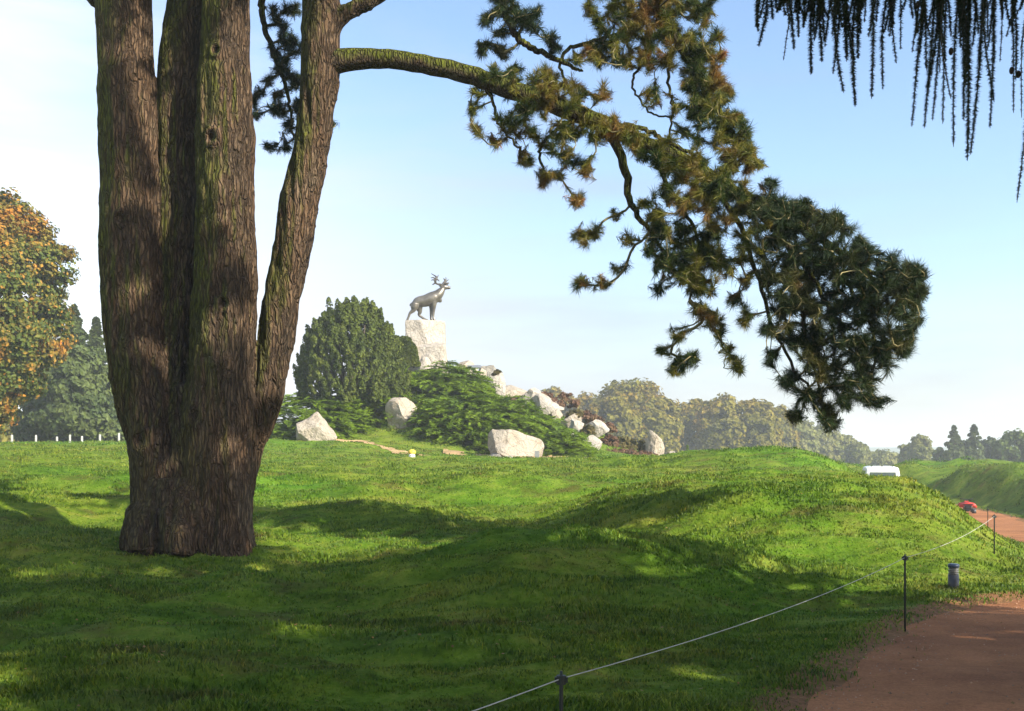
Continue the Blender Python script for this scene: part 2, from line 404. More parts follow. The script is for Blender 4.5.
def H(x, y):
    x = np.asarray(x, float); y = np.asarray(y, float)
    base = np.interp(y, [-1e4, 14, 18, 22, 27, 35, 43, 50, 85, 105, 150, 1e4], [0, 0, 0.0, 0.28, 0.62, 0.92, 1.12, 1.14, 1.3, -0.5, -3.0, -3.0])
    left = np.interp(y, [-1e4, 18, 30, 45, 60, 72, 95, 1e4], [0, 0, 0.02, 0.45, 0.85, 0.75, 1.2, 1.2])
    far = sstep(80, 110, y)
    z = base + left*sstep(-9, -19, x)*(1-far)
    px = np.interp(y, PCX[:, 1], PCX[:, 0])
    zp = np.interp(y, [-1e4, 13, 50, 60, 82, 130, 1e4], [0, 0, -1.72, -1.3, -1.3, -3.0, -3.0])
    w = sstep(px-np.interp(y, [10, 25, 45, 60, 76], [3.2, 6, 9, 13, 6]), px-np.interp(y, [10, 40, 60, 76], [1.6, 1.8, 5.0, 2.0]), x)
    z = z + (zp-z)*w
    d = path_d(x, y)
    out_ = sstep(0.1, 2.4, d)
    # mounds and trench banks
    m = g2(x, y, 1.25, 13.7, 2.3, 1.7, 0.50, 0.1, 2.6)
    m = m + g2(x, y, 5.15, 20.8, 3.95, 5.2, 0.84, -0.06, 5.0)
    m = m + g2(x, y, 2.5, 27.5, 5.0, 1.5, 0.20, 0.04, 3) + g2(x, y, -1.0, 33.5, 7.0, 1.2, 0.14, -0.05, 3) + g2(x, y, 3.0, 46, 9.0, 1.6, 0.16, 0.0, 3)
    m = m + g2(x, y, 7.7, 22.2, 1.0, 2.2, 0.17, 0, 2.5)
    m = m + g2(x, y, 3.2, 17.4, 2.2, 2.0, 0.22)
    m = m + g2(x, y, 9.3, 39, 3.6, 3.0, 0.62, 0.0, 2.5)
    m = m + g2(x, y, 4.0, 41, 6.0, 3, 0.22)
    m = m + g2(x, y, -9.5, 30, 5, 2.0, 0.42, 0.2) + g2(x, y, -13.5, 24, 3, 1.5, 0.42) - g2(x, y, -11, 26.5, 4, 1.2, 0.25) + g2(x, y, -3.2, 12.5, 2.6, 0.9, 0.20, 0.15) + g2(x, y, -2.2, 8.6, 2.4, 0.7, 0.14, -0.1) - g2(x, y, -3, 10.4, 3.0, 0.7, 0.12)
    m = m + g2(x, y, -2.5, 28, 2.5, 1.2, 0.36, 0.15) - g2(x, y, -2.0, 25.2, 3.5, 1.1, 0.36) + g2(x, y, -3.5, 22.2, 2.8, 0.9, 0.20)
    m = m - g2(x, y, -9, 21.5, 4, 1.2, 0.22, 0.3) + g2(x, y, -5.6, 17.6, 1.7, 1.5, 0.12)
    m = m - g2(x, y, 2.2, 26, 2.2, 1.2, 0.3)
    # the bank right of the path
    nb = fbm(x*0.13+3, y*0.13, oct=2)
    bk = sstep(0.3, 3.4, d)*sstep(0, 1, x-px)*sstep(28, 50, y)*sstep(2, 12, x)
    m = m + bk*(1.92+0.2*nb+0.36*fbm(x*0.42, y*0.42, oct=3))*(1-sstep(74, 88, y))*(1-sstep(60, 90, x))
    vp = np.exp(-(((x-21.0)/2.6)**2+((y-60.5)/4.0)**2)**2); z = z*(1-vp)-1.20*vp
    z = z + m*out_
    # memorial hill
    r = np.hypot((x+5.2)*np.where(x > -5.2, 1.0, 0.95), (y-74)*0.95)
    hill = np.maximum(0, 6.7 - 0.42*np.maximum(0, r-2.4))
    hill = hill*sstep(0, 1.5, hill)
    hill2 = g2(x, y, -9.5, 59, 6.5, 7.5, 0.95)
    k = 0.5
    hh = np.log(np.exp(np.clip((z+hill2)/k, -40, 40)) + np.exp(np.clip(hill/k, -40, 40)))*k
    z = np.where(hill > 0.02, hh, z+hill2)
    # lumps
    fade = 1-0.9*sstep(60, 140, np.hypot(x, y))
    bumps = 0.11*fbm(x*0.34, y*0.5, oct=2) + 0.085*fbm(x*0.75+5+0.25*y, y*2.0, oct=3) + 0.042*fbm(x*2.4, y*4.8, oct=2)
    bumps = bumps*np.where(y < 18, 1.25, 1.0)
    z = z + bumps*fade*sstep(-0.1, 1.6, d)*(0.75+0.25*sstep(8, 16, y))
    # far land rolls
    z = z + sstep(150, 500, np.hypot(x, y))*2.0*fbm(x*0.004, y*0.004, oct=2)
    return z
def ground_z(x, y):
    d = path_d(x, y) + 0.05*fbm(np.asarray(x)*3.1, np.asarray(y)*3.1, oct=3)
    return H(x, y) - 0.075*(1-sstep(-0.42, 0.10, d))
def hz(x, y): return float(ground_z(np.array([x], float), np.array([y], float))[0])

def geo(a, b, d0, ratio):
    xs = [a]; d = d0
    while xs[-1] < b: d *= ratio; xs.append(xs[-1]+d)
    return xs
def grid_axes():
    r = geo(12, 1500, 0.13, 1.055)
    xs = sorted([-v for v in r] + list(np.arange(-11.87, 11.9, 0.13)) + r)
    a = [2 - v for v in geo(0, 1400, 0.2, 1.12)]
    ys = sorted(a + list(np.arange(2.1, 26, 0.12)) + geo(26, 1500, 0.14, 1.016))
    return np.array(xs), np.array(ys)
xs, ys = grid_axes()
X, Yg = np.meshgrid(xs, ys)
Z = ground_z(X.ravel(), Yg.ravel())
mb = MB(); nx, ny = len(xs), len(ys)
i, j = np.meshgrid(np.arange(ny-1), np.arange(nx-1), indexing='ij')
mb.add(np.stack([X.ravel(), Yg.ravel(), Z], -1), np.stack([i*nx+j, i*nx+j+1, (i+1)*nx+j+1, (i+1)*nx+j], -1).reshape(-1, 4))
g = mb.build('ground', M['ground']); wr = 1-sstep(-0.15, 0.45, path_d(X.ravel(), Yg.ravel())); wa = g.data.attributes.new('wear', 'FLOAT', 'POINT'); wa.data.foreach_set('value', wr.astype(np.float32)); tag(g, 'bumpy green grass ground with old trench mounds', 'ground', kind='structure')

def patch(name, mat, inside, x0, x1, y0, y1, step, zf):
    xs = np.arange(x0, x1, step); ys = np.arange(y0, y1, step)
    X, Y = np.meshgrid(xs, ys); nx = len(xs); ny = len(ys)
    ok = inside(X, Y); Zz = zf(X, Y)
    i, j = np.meshgrid(np.arange(ny-1), np.arange(nx-1), indexing='ij')
    keep = (ok[i, j] | ok[i+1, j] | ok[i, j+1] | ok[i+1, j+1]).ravel()
    Q = np.stack([i*nx+j, i*nx+j+1, (i+1)*nx+j+1, (i+1)*nx+j], -1).reshape(-1, 4)[keep]
    used = np.unique(Q); remap = np.zeros(nx*ny, int); remap[used] = np.arange(len(used))
    V = np.stack([X.ravel(), Y.ravel(), Zz.ravel()], -1)[used]
    b = MB(); b.add(V, remap[Q]); return b.build(name, mat)
pth = patch('path', M['path'], lambda x, y: path_d(x, y) < 0.45, -1, 55, -40, 112, 0.2,
            lambda x, y: H(x, y) - 0.045 + 0.012*fbm(x*2.2, y*2.2, oct=2))
tag(pth, 'reddish brown gravel path curving round the grassy bank', 'path', kind='structure')

# sandy footpath and bare soil on the memorial mound
def line_d(x, y, pts):
    d = np.full(np.shape(x), 1e9)
    for a, b in zip(pts[:-1], pts[1:]):
        a = np.array(a); b = np.array(b); ab = b-a
        t = np.clip(((x-a[0])*ab[0]+(y-a[1])*ab[1])/(ab@ab), 0, 1)
        d = np.minimum(d, np.hypot(x-a[0]-t*ab[0], y-a[1]-t*ab[1]))
    return d
FP = [(-9.3, 58.5), (-7.2, 56.5), (-5.2, 53.5), (-3.2, 51.0)]
fp = patch('footpath', M['sand'], lambda x, y: line_d(x, y, FP) + 0.25*fbm(x*1.1, y*1.1, oct=2) < 0.42, -12, 0, 48, 62, 0.16, lambda x, y: ground_z(x, y)+0.03)
tag(fp, 'narrow tan earth footpath crossing the memorial lawn', 'footpath', kind='structure')
sp = patch('bare_soil', M['sand'], lambda x, y: np.hypot((x-0.6)/3.6, (y-56.2)/2.2) + 0.35*fbm(x*0.9, y*0.9, oct=3) < 0.9, -5, 7, 52, 61, 0.16, lambda x, y: ground_z(x, y)+0.03)
tag(sp, 'bare tan soil around the large front boulder', 'soil', kind='structure')

# far ridge
mb = MB(); xs2 = np.linspace(-1400, 1400, 120); ys2 = np.linspace(720, 1380, 14)
X, Y2 = np.meshgrid(xs2, ys2); t = (Y2-720)/660
Z = -4 + np.sin(np.clip(t*1.5, 0, 1)*math.pi/2)*(8.5+5*fbm(X*0.0022, X*0+3.0, oct=3)) + 0.6*fbm(X*0.01, Y2*0.01, oct=3)
nx, ny = 120, 14
i, j = np.meshgrid(np.arange(ny-1), np.arange(nx-1), indexing='ij')
mb.add(np.stack([X.ravel(), Y2.ravel(), Z.ravel()], -1), np.stack([i*nx+j, i*nx+j+1, (i+1)*nx+j+1, (i+1)*nx+j], -1).reshape(-1, 4))
M['hill'] = plain_mat('far_fields', (0.075, 0.10, 0.04), 0.9, vary=0.4, scale=0.01)
tag(mb.build('hills', M['hill']), 'low blue hazy hills on the horizon', 'hills', kind='structure')

# ------------------------------------------------------------------ grass blades
def grass():
    n = 1250000
    px = rng.uniform(-220, 1244, n)
    u = rng.random(n)
    Y = 3.6*(74/3.6)**(u**0.93)
    x = (px-CX)*Y/F
    d = path_d(x, Y) + 0.05*fbm(x*3.1, Y*3.1, oct=3)
    keep = (d > -0.6) & (rng.random(n) < sstep(-0.45, 0.22, d)**2.2+0.004)
    keep &= (np.hypot(x+5.55, Y-17.6) > 0.95)
    # mown turf is thin in patches and thick in windrows
    dens = 0.55+0.55*fbm(x*0.7, Y*1.5, oct=3)
    keep &= rng.random(n) < np.clip(dens+0.25, 0.2, 1)
    x = x[keep]; Y = Y[keep]; n = len(x); d = d[keep]
    z = ground_z(x, Y)
    tall = np.clip(0.75+0.7*fbm(x*0.9+40, Y*1.3, oct=2), 0.35, 1.6)
    L = (0.036+0.0007*Y)*rng.uniform(0.5, 1.4, n)*tall
    L = np.minimum(L, 0.10)
    w = (0.0019+0.00035*Y)*rng.uniform(0.7, 1.4, n)
    a = rng.uniform(0, 2*math.pi, n); lean = rng.uniform(0.15, 1.1, n)
    b = rng.uniform(0, 2*math.pi, n)
    wx, wy = np.cos(a)*w, np.sin(a)*w
    lx, ly = np.cos(b)*L*lean, np.sin(b)*L*lean
    B0 = np.stack([x-wx, Y-wy, z-0.01], -1); B1 = np.stack([x+wx, Y+wy, z-0.01], -1)
    M0 = np.stack([x-wx*0.8+lx*0.4, Y-wy*0.8+ly*0.4, z+L*0.6], -1); M1 = np.stack([x+wx*0.8+lx*0.4, Y+wy*0.8+ly*0.4, z+L*0.6], -1)
    T = np.stack([x+lx, Y+ly, z+L*0.95], -1)
    V = np.stack([B0, B1, M1, M0, T], 1).reshape(-1, 3)
    k = np.arange(n)*5
    m = MB(); m.add(V, np.stack([k, k+1, k+2, k+3], -1)); m.f.append(np.stack([k+3, k+2, k+4], -1))
    o = m.build('grass', M['blades'])
    tag(o, 'short mown grass blades covering the mounds and lawn', 'grass', kind='stuff')
grass()

def litter():
    r = np.random.default_rng(91); n = 2600
    x = r.uniform(-8, 10, n); Y = r.uniform(3.5, 24, n)
    k = np.abs(x/Y) < 0.6; x = x[k]; Y = Y[k]; n = len(x); d = path_d(x, Y)
    z = np.where(d < -0.15, H(x, Y)-0.035, ground_z(x, Y)+0.035)
    a = r.uniform(0, 6.283, n); s = r.uniform(0.010, 0.026, n); t = r.uniform(-0.4, 0.4, (n, 2))
    u = np.stack([np.cos(a), np.sin(a), t[:, 0]], -1)*s[:, None]; v = np.stack([-np.sin(a), np.cos(a), t[:, 1]], -1)*s[:, None]*0.55
    c = np.stack([x, Y, z+0.008], -1)
    V = np.stack([c-u, c-v, c+u*0.5+v*0.2+[0, 0, .004], c+v], 1).reshape(-1, 3); i = np.arange(n)*4
    m = MB(); m.add(V, np.stack([i, i+1, i+2, i+3], -1))
    tag(m.build('fallen_leaves', M['litter']), 'small brown fallen leaves scattered on grass and path', 'leaves', kind='stuff')
    n = 9000; y = r.uniform(5, 13.5, n); x = r.uniform(0.5, 8, n); d = path_d(x, y); k = (d < -0.02) & (r.random(n) < 0.25+0.75*sstep(-0.9, 0, d)); x = x[k]; y = y[k]; n = len(x)
    z = H(x, y)-0.045+0.012*fbm(x*2.2, y*2.2, oct=2); s = r.uniform(0.004, 0.012, n)[:, None]
    T = np.array([(1, 0, 0), (-.5, .85, 0), (-.5, -.85, 0), (0, 0, .9)])
    V = (np.stack([x, y, z], -1)[:, None]+T[None]*s[:, None]*r.uniform(0.6, 1.4, (n, 1, 3))).reshape(-1, 3); i = np.arange(n)*4
    m = MB(); m.add(V, np.concatenate([np.stack([i, i+1, i+3], -1), np.stack([i+1, i+2, i+3], -1), np.stack([i+2, i, i+3], -1)]))
    tag(m.build('gravel', M['pebble'], smooth=False), 'loose reddish gravel lying on the path', 'gravel', kind='stuff')
litter()

# ------------------------------------------------------------------ foliage helpers
def unit(v): return v/(np.linalg.norm(v, axis=-1, keepdims=True)+1e-9)

def leaf_quads(mb, P, Nn, size, aspect=1.6, r=rng):
    n = len(P); t = unit(np.cross(Nn, r.normal(size=(n, 3)))); b = np.cross(Nn, t)
    s = np.broadcast_to(size, (n,))*r.uniform(0.6, 1.35, n)
    s = s[:, None]
    bend = Nn*s*0.18
    V = np.stack([P-t*s*aspect/2, P-b*s/2+bend, P+t*s*aspect/2, P+b*s/2+bend], 1).reshape(-1, 3)
    k = np.arange(n)*4
    mb.add(V, np.stack([k, k+1, k+2, k+3], -1))

def crown_pts(rad, nclump, nleaf, seed, shape='round', clump=0.22, irr=0.25):
    r = np.random.default_rng(seed); rad = np.asarray(rad, float)
    d = unit(r.normal(size=(nclump, 3)))
    if shape == 'round':
        fr = 0.45+0.55*r.random(nclump)**0.38
        sc = 1+irr*fbm(d[:, 0]*1.7+seed, d[:, 1]*1.7, d[:, 2]*1.7, 2)
        C = d*(fr*sc)[:, None]*rad
    elif shape == 'dome':
        d[:, 2] = np.abs(d[:, 2]); fr = 0.55+0.45*r.random(nclump)**0.4
        sc = 1+irr*fbm(d[:, 0]*2+seed, d[:, 1]*2, d[:, 2]*2, 2)
        C = d*(fr*sc)[:, None]*rad
    else:   # cone, base at -rad z, tip at +rad z
        t = r.random(nclump)**1.35; ph = r.uniform(0, 2*math.pi, nclump)
        tier = 0.82+0.18*np.cos(t*46+seed)
        rr = (1-t)**0.85*tier*(0.35+0.65*r.random(nclump)**0.5)*(1+irr*fbm(np.cos(ph)*2+seed, np.sin(ph)*2, t*5, 2))
        C = np.stack([np.cos(ph)*rr*rad[0], np.sin(ph)*rr*rad[1], (t*2-1)*rad[2]-0.10*rad[2]*rr], -1)
    sig = clump*np.mean(rad)*r.uniform(0.6, 1.3, nclump)
    if shape == 'cone': sig = sig*np.clip(1.05-t, 0.07, 1)
    idx = np.repeat(np.arange(nclump), nleaf)
    off = unit(r.normal(size=(len(idx), 3)))*(r.random(len(idx))**0.6)[:, None]*sig[idx][:, None]*np.array([1.1, 1.1, 0.75])
    P = C[idx]+off
    outw = unit(off)*0.8+unit(P/rad)*0.7+np.array([0, 0, 0.45])+r.normal(size=P.shape)*0.45
    return P, unit(outw), C

def tree(kind, px, Y, top, hw, mat, label, cat='tree', group=None, shape='round', nclump=90, nleaf=40, leaf=0.3, clump=0.22,
         trunk_h=0.22, bark='darkbark', z0=None, depth=1.0, irr=0.25, xy=None, height=None, rx=None, seed=None):
    x = (px-CX)*Y/F if xy is None else xy[0]; Y = Y if xy is None else xy[1]
    g0 = hz(x, Y) if z0 is None else z0
    zt = EYE+(HY-top)*Y/F if height is None else g0+height
    w = hw*Y/F if rx is None else rx
    h = zt-g0
    seed = int(abs(px*7+Y*13+top*3)) % 99991 if seed is None else seed
    r = random.Random(seed)
    t = empty(kind, (x, Y, g0), label, cat, group)
    cz0 = h*trunk_h; cz = (cz0+h)/2; rz_ = (h-cz0)/2
    b = MB()
    R0 = max(0.12, h*0.020)
    pts = [(0, 0, -0.3), (0, 0, 0.1), (r.uniform(-.1, .1), r.uniform(-.1, .1), h*0.3), (r.uniform(-.2, .2), 0, h*0.62), (0, 0, h*0.9)]
    b.tube(curve(pts, 12), np.linspace(R0*1.25, R0*0.2, 12), 9)
    if shape != 'cone':
        for k in range(7):
            a = k*2.4+r.random(); z1 = h*(trunk_h+0.05+0.07*k)
            e = np.array([math.cos(a)*w*0.75, math.sin(a)*w*0.75, z1+h*0.2])
            b.tube(curve([(0, 0, z1), tuple(e*[0.4, 0.4, 0]+np.array([0, 0, z1+h*0.10])), tuple(e)], 7), np.linspace(R0*0.5, R0*0.1, 7), 6)
    b.build('trunk', M[bark], t)
    P, Nn, C = crown_pts((w, w*depth, rz_), nclump, nleaf, seed, shape, clump, irr)
    c = MB(); leaf_quads(c, P+np.array([0, 0, cz]), Nn, leaf, 1.5, np.random.default_rng(seed+1))
    c.build('crown', mat, t, smooth=False)
    return t

# ------------------------------------------------------------------ the big pine
PY = 17.6
PINE = np.array([at(190, 553, PY)[0], PY, 0.0]); PINE[2] = hz(PINE[0], PINE[1])
def stem_pts(rows, Yoff):
    # rows: px, py, half-width px
    return np.array([list(at(r[0], r[1], PY+Yoff(r[1])))+[r[2]*PY/F] for r in rows])
left = [(166, 575, 40), (165, 548, 35), (164, 520, 31), (161, 470, 29.5), (155, 430, 29), (146, 395, 29), (138, 350, 28.5), (133, 300, 27.5), (130, 200, 27), (127, 100, 26.5), (123, 0, 26), (117, -130, 23), (108, -300, 17)]
midl = [(192, 575, 40), (190, 520, 35), (187, 440, 30), (180, 360, 23), (178, 280, 22.5), (178, 160, 22), (181, 65, 21.5), (191, -20, 20), (197, -150, 18), (204, -330, 12)]
right = [(220, 575, 42), (219, 550, 36), (218, 520, 33), (217, 450, 33), (219, 400, 33), (223, 340, 31), (226, 280, 29), (226, 200, 27.5), (225, 100, 25), (226, 0, 22.5), (229, -140, 20), (233, -330, 14)]
lean = [(228, 520, 22), (240, 460, 18), (256, 422, 16), (266, 392, 16), (273, 350, 17), (281, 300, 17.2), (291, 250, 17.6), (300, 200, 17), (310, 150, 16.5), (317, 100, 17), (321, 62, 19), (322, 15, 19.5), (320, -40, 16), (318, -130, 15), (322, -300, 11)]
tb = MB()
for rows, yo in ((left, lambda p: -0.12), (midl, lambda p: float(np.interp(p, [0, 300, 420, 560], [0.30, 0.26, 0.02, -0.12]))), (right, lambda p: -0.25), (lean, lambda p: 0.12)):
    S = stem_pts(rows, yo); S = curve(S, 70)
    tb.tube(S[:, :3]-PINE, S[:, 3]*np.where(np.arange(70) > 2, 1, 1.0), 20)
# fork to the upper right, and stub to the upper left
fk = curve([list(at(p, q, PY+0.1))+[r*PY/F] for p, q, r in ((322, 45, 15), (334, 22, 12), (352, 9, 8.5), (378, -4, 7.5), (420, -40, 7), (480, -120, 5))], 24)
tb.tube(fk[:, :3]-PINE, fk[:, 3], 12)
lf = curve([list(at(p, q, PY-0.15))+[r*PY/F] for p, q, r in ((122, 35, 14), (112, 14, 10), (97, -2, 9), (70, -25, 8), (20, -70, 6))], 20)
tb.tube(lf[:, :3]-PINE, lf[:, 3], 12)
# root flare
for a in np.linspace(0, 2*math.pi, 14, endpoint=False):
    a += rng.uniform(-.25, .25)
    c, s = math.cos(a), math.sin(a); rr = rng.uniform(0.90, 1.14)
    tb.tube([(c*0.45, s*0.45-0.05, 1.0), (c*0.68, s*0.62-0.05, 0.42), (c*0.70*rr, s*0.70*rr-0.05, 0.10), (c*0.80*rr, s*0.80*rr-0.05, -0.16)], [0.26, 0.33, 0.34, 0.26], 12)
tm = fuse(tb, 0.026, 3)
V, Nn = verts_of(tm)
wx = V[:, 0]+0.03*fbm(V[:, 0]*2, V[:, 1]*2, V[:, 2]*1.2, 2); wy = V[:, 1]+0.03*fbm(V[:, 0]*2+9, V[:, 1]*2, V[:, 2]*1.2, 2)
rid = 1-np.abs(vnoise(wx*8, wy*8, V[:, 2]*1.1)); rid2 = 1-np.abs(vnoise(wx*17, wy*17, V[:, 2]*2.6))
low = fbm(V[:, 0]*2.2, V[:, 1]*2.2, V[:, 2]*0.7, 3)
rid3 = 1-np.abs(vnoise(wx*4.2+7, wy*4.2, V[:, 2]*0.45))
dsp = 0.055*(rid-0.6)+0.026*(rid2-0.6)+0.035*low+0.045*(rid3-0.6)
amp = np.where(V[:, 2] > 7.8, 0.6, 1.0)
V = V+Nn*(dsp*amp)[:, None]
# old branch scars
for kx, kz, kr in ((-1.22, 2.6, 0.10), (-0.95, 5.3, 0.09), (0.78, 3.9, 0.09), (0.55, 6.6, 0.10), (0.30, 2.1, 0.13), (-0.6, 1.7, 0.14), (0.62, 8.0, 0.08)):
    q = np.hypot(V[:, 0]-kx, (V[:, 2]-kz)*0.8); fm = (V[:, 1] < 0.25)
    V[:, 1] += fm*(-0.045*np.exp(-((q-kr)/(kr*0.45))**2)+0.045*np.exp(-(q/(kr*0.6))**2))
set_verts(tm, V)
pine = empty('pine_tree', PINE, 'huge many stemmed pine with furrowed bark and one long bough reaching right', 'tree')
link('trunk', tm, M['bark'], pine)

def needle_tris(mb, P, D, n, length, w, r, along=0.16, lo=0.35, hi=1.15):
    """bottle-brush tufts: P tips, D twig directions"""
    m = len(P); idx = np.repeat(np.arange(m), n)
    d = D[idx]; perp = unit(np.cross(d, r.normal(size=d.shape)))
    a = (r.uniform(lo, hi, len(idx))*r.uniform(0.6, 1.15, m)[idx])[:, None]
    nd = unit(d*np.cos(a)+perp*np.sin(a)+np.array([0, 0, -0.16]))
    ln = length*(r.uniform(0.55, 1.15, len(idx))*r.uniform(0.65, 1.2, m)[idx])[:, None]
    base = P[idx]-d*((r.random(len(idx))*r.uniform(0.5, 2.3, m)[idx])[:, None]*along)
    side = unit(np.cross(nd, r.normal(size=d.shape)))*w
    Vv = np.stack([base-side*0.6, base+side*0.6, base+nd*ln*0.6+side*0.5, base+nd*ln, base+nd*ln*0.6-side*0.5], 1).reshape(-1, 3)
    k = np.arange(len(idx))*5
    mb.add(Vv, np.stack([k, k+1, k+2, k+4], -1)); mb.f.append(np.stack([k+4, k+2, k+3], -1)+0)
    # fix offset of second face set
    off = mb.n-len(Vv); mb.f[-1] = mb.f[-1]+off

def grow(skel, tips, r, droop=0.12, seglen=0.16):
    """connect every tip to the nearest wood, return segments, tip dirs"""
    nodes = [np.array(p) for p in skel]; parent = [-1]*len(nodes)
    N0 = np.array(nodes); T = np.array(tips)
    dist = np.min(np.linalg.norm(T[:, None]-N0[None], axis=2), axis=1)
    order = np.argsort(dist)
    arr = np.zeros((len(nodes)+len(T)*14, 3)); arr[:len(nodes)] = N0; n = len(nodes)
    D = np.zeros_like(T); tipnode = np.zeros(len(T), int)
    for k in order:
        p = T[k]; q = arr[:n]
        dd = np.linalg.norm(q-p, axis=1)
        dd = np.where(dd < 0.07, 9, dd)
        dd[len(skel):] *= 1.06
        i = int(np.argmin(dd)); a = arr[i].copy(); L = np.linalg.norm(p-a)
        m = int(np.clip(round(L/seglen), 2, 9))
        pd = a-arr[parent[i]] if parent[i] >= 0 else (p-a)
        pd = pd/(np.linalg.norm(pd)+1e-9)
        t = np.linspace(0, 1, m+1)[1:, None]
        c1 = a+pd*L*0.4+np.array([0, 0, -droop*L]); j = r.normal(size=3)*L*0.07
        pts = (1-t)**2*a+2*t*(1-t)*(c1+j)+t**2*p
        pts[:-1] += r.normal(size=(m-1, 3))*L*0.025
        par = i
        for q2 in pts:
            arr[n] = q2; parent.append(par); par = n; n += 1
        tipnode[k] = par
        e = pts[-1]-(pts[-2] if m > 1 else a); e = e/np.linalg.norm(e)
        D[k] = e
    cnt = np.ones(n)*0; cnt[tipnode] += 1
    for i in range(n-1, len(skel)-1, -1):
        if parent[i] >= 0: cnt[parent[i]] += cnt[i]
    return arr[:n], parent, cnt, D, len(skel)

def twigs_mesh(arr, parent, cnt, ns, mb, rmin=0.0042, k=0.0040):
    kids = {}
    for i in range(ns, len(arr)): kids.setdefault(parent[i], []).append(i)
    # chains
    for i in range(ns, len(arr)):
        p = parent[i]
        if p >= ns and kids[p][0] == i and len(kids[p]) >= 1: continue
        ch = [p, i]
        while ch[-1] in kids: ch.append(kids[ch[-1]][0])
        P = arr[ch]; R = rmin+k*np.sqrt(cnt[ch]); R[0] = R[1]
        mb.tube(P, R, 5, cap=False)

def spots(lst, Yf, spread, r, n_per=1):
    P = []
    for s in lst:
        px, py, rad, n = s; n = int(math.ceil(n*1.35))
        for _ in range(n):
            a = r.uniform(0, 2*math.pi); q = math.sqrt(r.random())*rad
            x = px+q*math.cos(a); y = py+q*math.sin(a)
            P.append(at(x, y, Yf(x)+r.normal()*spread))
    return np.array(P)

def poly_pts(poly, n, Yf, spread, r):
    poly = np.array(poly, float); P = []
    lo = poly.min(0); hi = poly.max(0)
    while len(P) < n:
        x = r.uniform(lo[0], hi[0]); y = r.uniform(lo[1], hi[1])
        c = False; j = len(poly)-1
        for i in range(len(poly)):
            if (poly[i][1] > y) != (poly[j][1] > y) and x < (poly[j][0]-poly[i][0])*(y-poly[i][1])/(poly[j][1]-poly[i][1])+poly[i][0]: c = not c
            j = i
        if c: P.append(at(x, y, Yf(x)+r.normal()*spread))
    return np.array(P)

def bough(name, rows, tips, mat, seed, seg=14, n=60, length=0.165, extra=(), droop=0.12, noiseamp=0.02, w=0.0046):
    r = np.random.default_rng(seed)
    S = curve([list(at(a, b, y))+[rr*y/F] for a, b, rr, y in rows], 60)
    S[8:, :3] += (r.normal(size=(52, 3))*0.012)
    m = MB(); m.tube(S[:, :3]-PINE, S[:, 3], seg)
    skel = [S[:, :3]]
    for ex in extra:
        E = curve([list(at(a, b, y))+[rr*y/F] for a, b, rr, y in ex], 26)
        E[3:, :3] += r.normal(size=(23, 3))*0.014
        m.tube(E[:, :3]-PINE, E[:, 3], 8); skel.append(E[:, :3])
    me = m.mesh('branch')
    V, Nn = verts_of(me)
    br = link('branch', me, M['bough'], pine)
    sk = np.concatenate(skel)
    arr, par, cnt, D, ns = grow(sk, tips, r, droop)
    tw = MB(); twigs_mesh(arr-PINE, par, cnt, ns, tw)
    if name == 'back': tw.tube(S[4:, :3]-PINE, np.full(56, 0.008), 6)
    tw.build('twigs', M['twig'], br)
    nd = MB()
    needle_tris(nd, np.array(tips)-PINE, D, n, length, w, r)
    # some needles on side shoots near the tips
    m2 = len(tips); sh = np.repeat(np.arange(m2), 2)
    sd = unit(D[sh]+r.normal(size=(len(sh), 3))*0.7); sb = np.array(tips)[sh]-D[sh]*r.uniform(0.03, 0.2, (len(sh), 1))+sd*0.06
    needle_tris(nd, sb-PINE, sd, int(n*0.45), length*0.9, w, r, 0.08)
    nd.build('needles', mat, br, smooth=False)
    return br

r1 = np.random.default_rng(21)
Ym = lambda x: np.interp(x, [330, 480, 620, 760, 930], [17.7, 17.3, 16.8, 16.2, 15.7])
def R(rows): return [(a, b, rr, float(Ym(a))) for a, b, rr in rows]
main_rows = R([(322, 66, 13), (345, 60, 11.5), (380, 59, 9.6), (420, 63, 9.2), (460, 72, 9.2), (500, 86, 9.2), (545, 101, 9), (590, 119, 8.8), (640, 141, 7.6), (685, 160, 7), (725, 186, 5.6), (770, 212, 4.4), (830, 245, 3.4), (885, 290, 2.2)])
extra = [R([(585, 112, 5.0), (612, 140, 4.8), (626, 172, 4.2), (632, 205, 3.2), (650, 232, 2.2), (672, 262, 1.6)]),
         R([(640, 141, 3.2), (655, 150, 2.6), (668, 190, 2.2), (690, 220, 1.8), (700, 260, 1.4), (690, 300, 1.2)]),
         R([(690, 165, 3.0), (735, 215, 2.6), (755, 270, 2.2), (770, 320, 1.8), (790, 360, 1.5), (815, 400, 1.2)]),
         R([(745, 200, 3.0), (800, 260, 2.4), (830, 310, 2.0), (850, 350, 1.6)]),
         R([(590, 119, 2.6), (560, 125, 2.0), (540, 150, 1.6), (545, 178, 1.1)]),
         R([(480, 80, 2.2), (492, 100, 1.7), (500, 125, 1.3), (520, 150, 1.1)]),
         R([(610, 125, 2.8), (640, 128, 2.5), (668, 142, 2.3), (702, 160, 1.9)])]
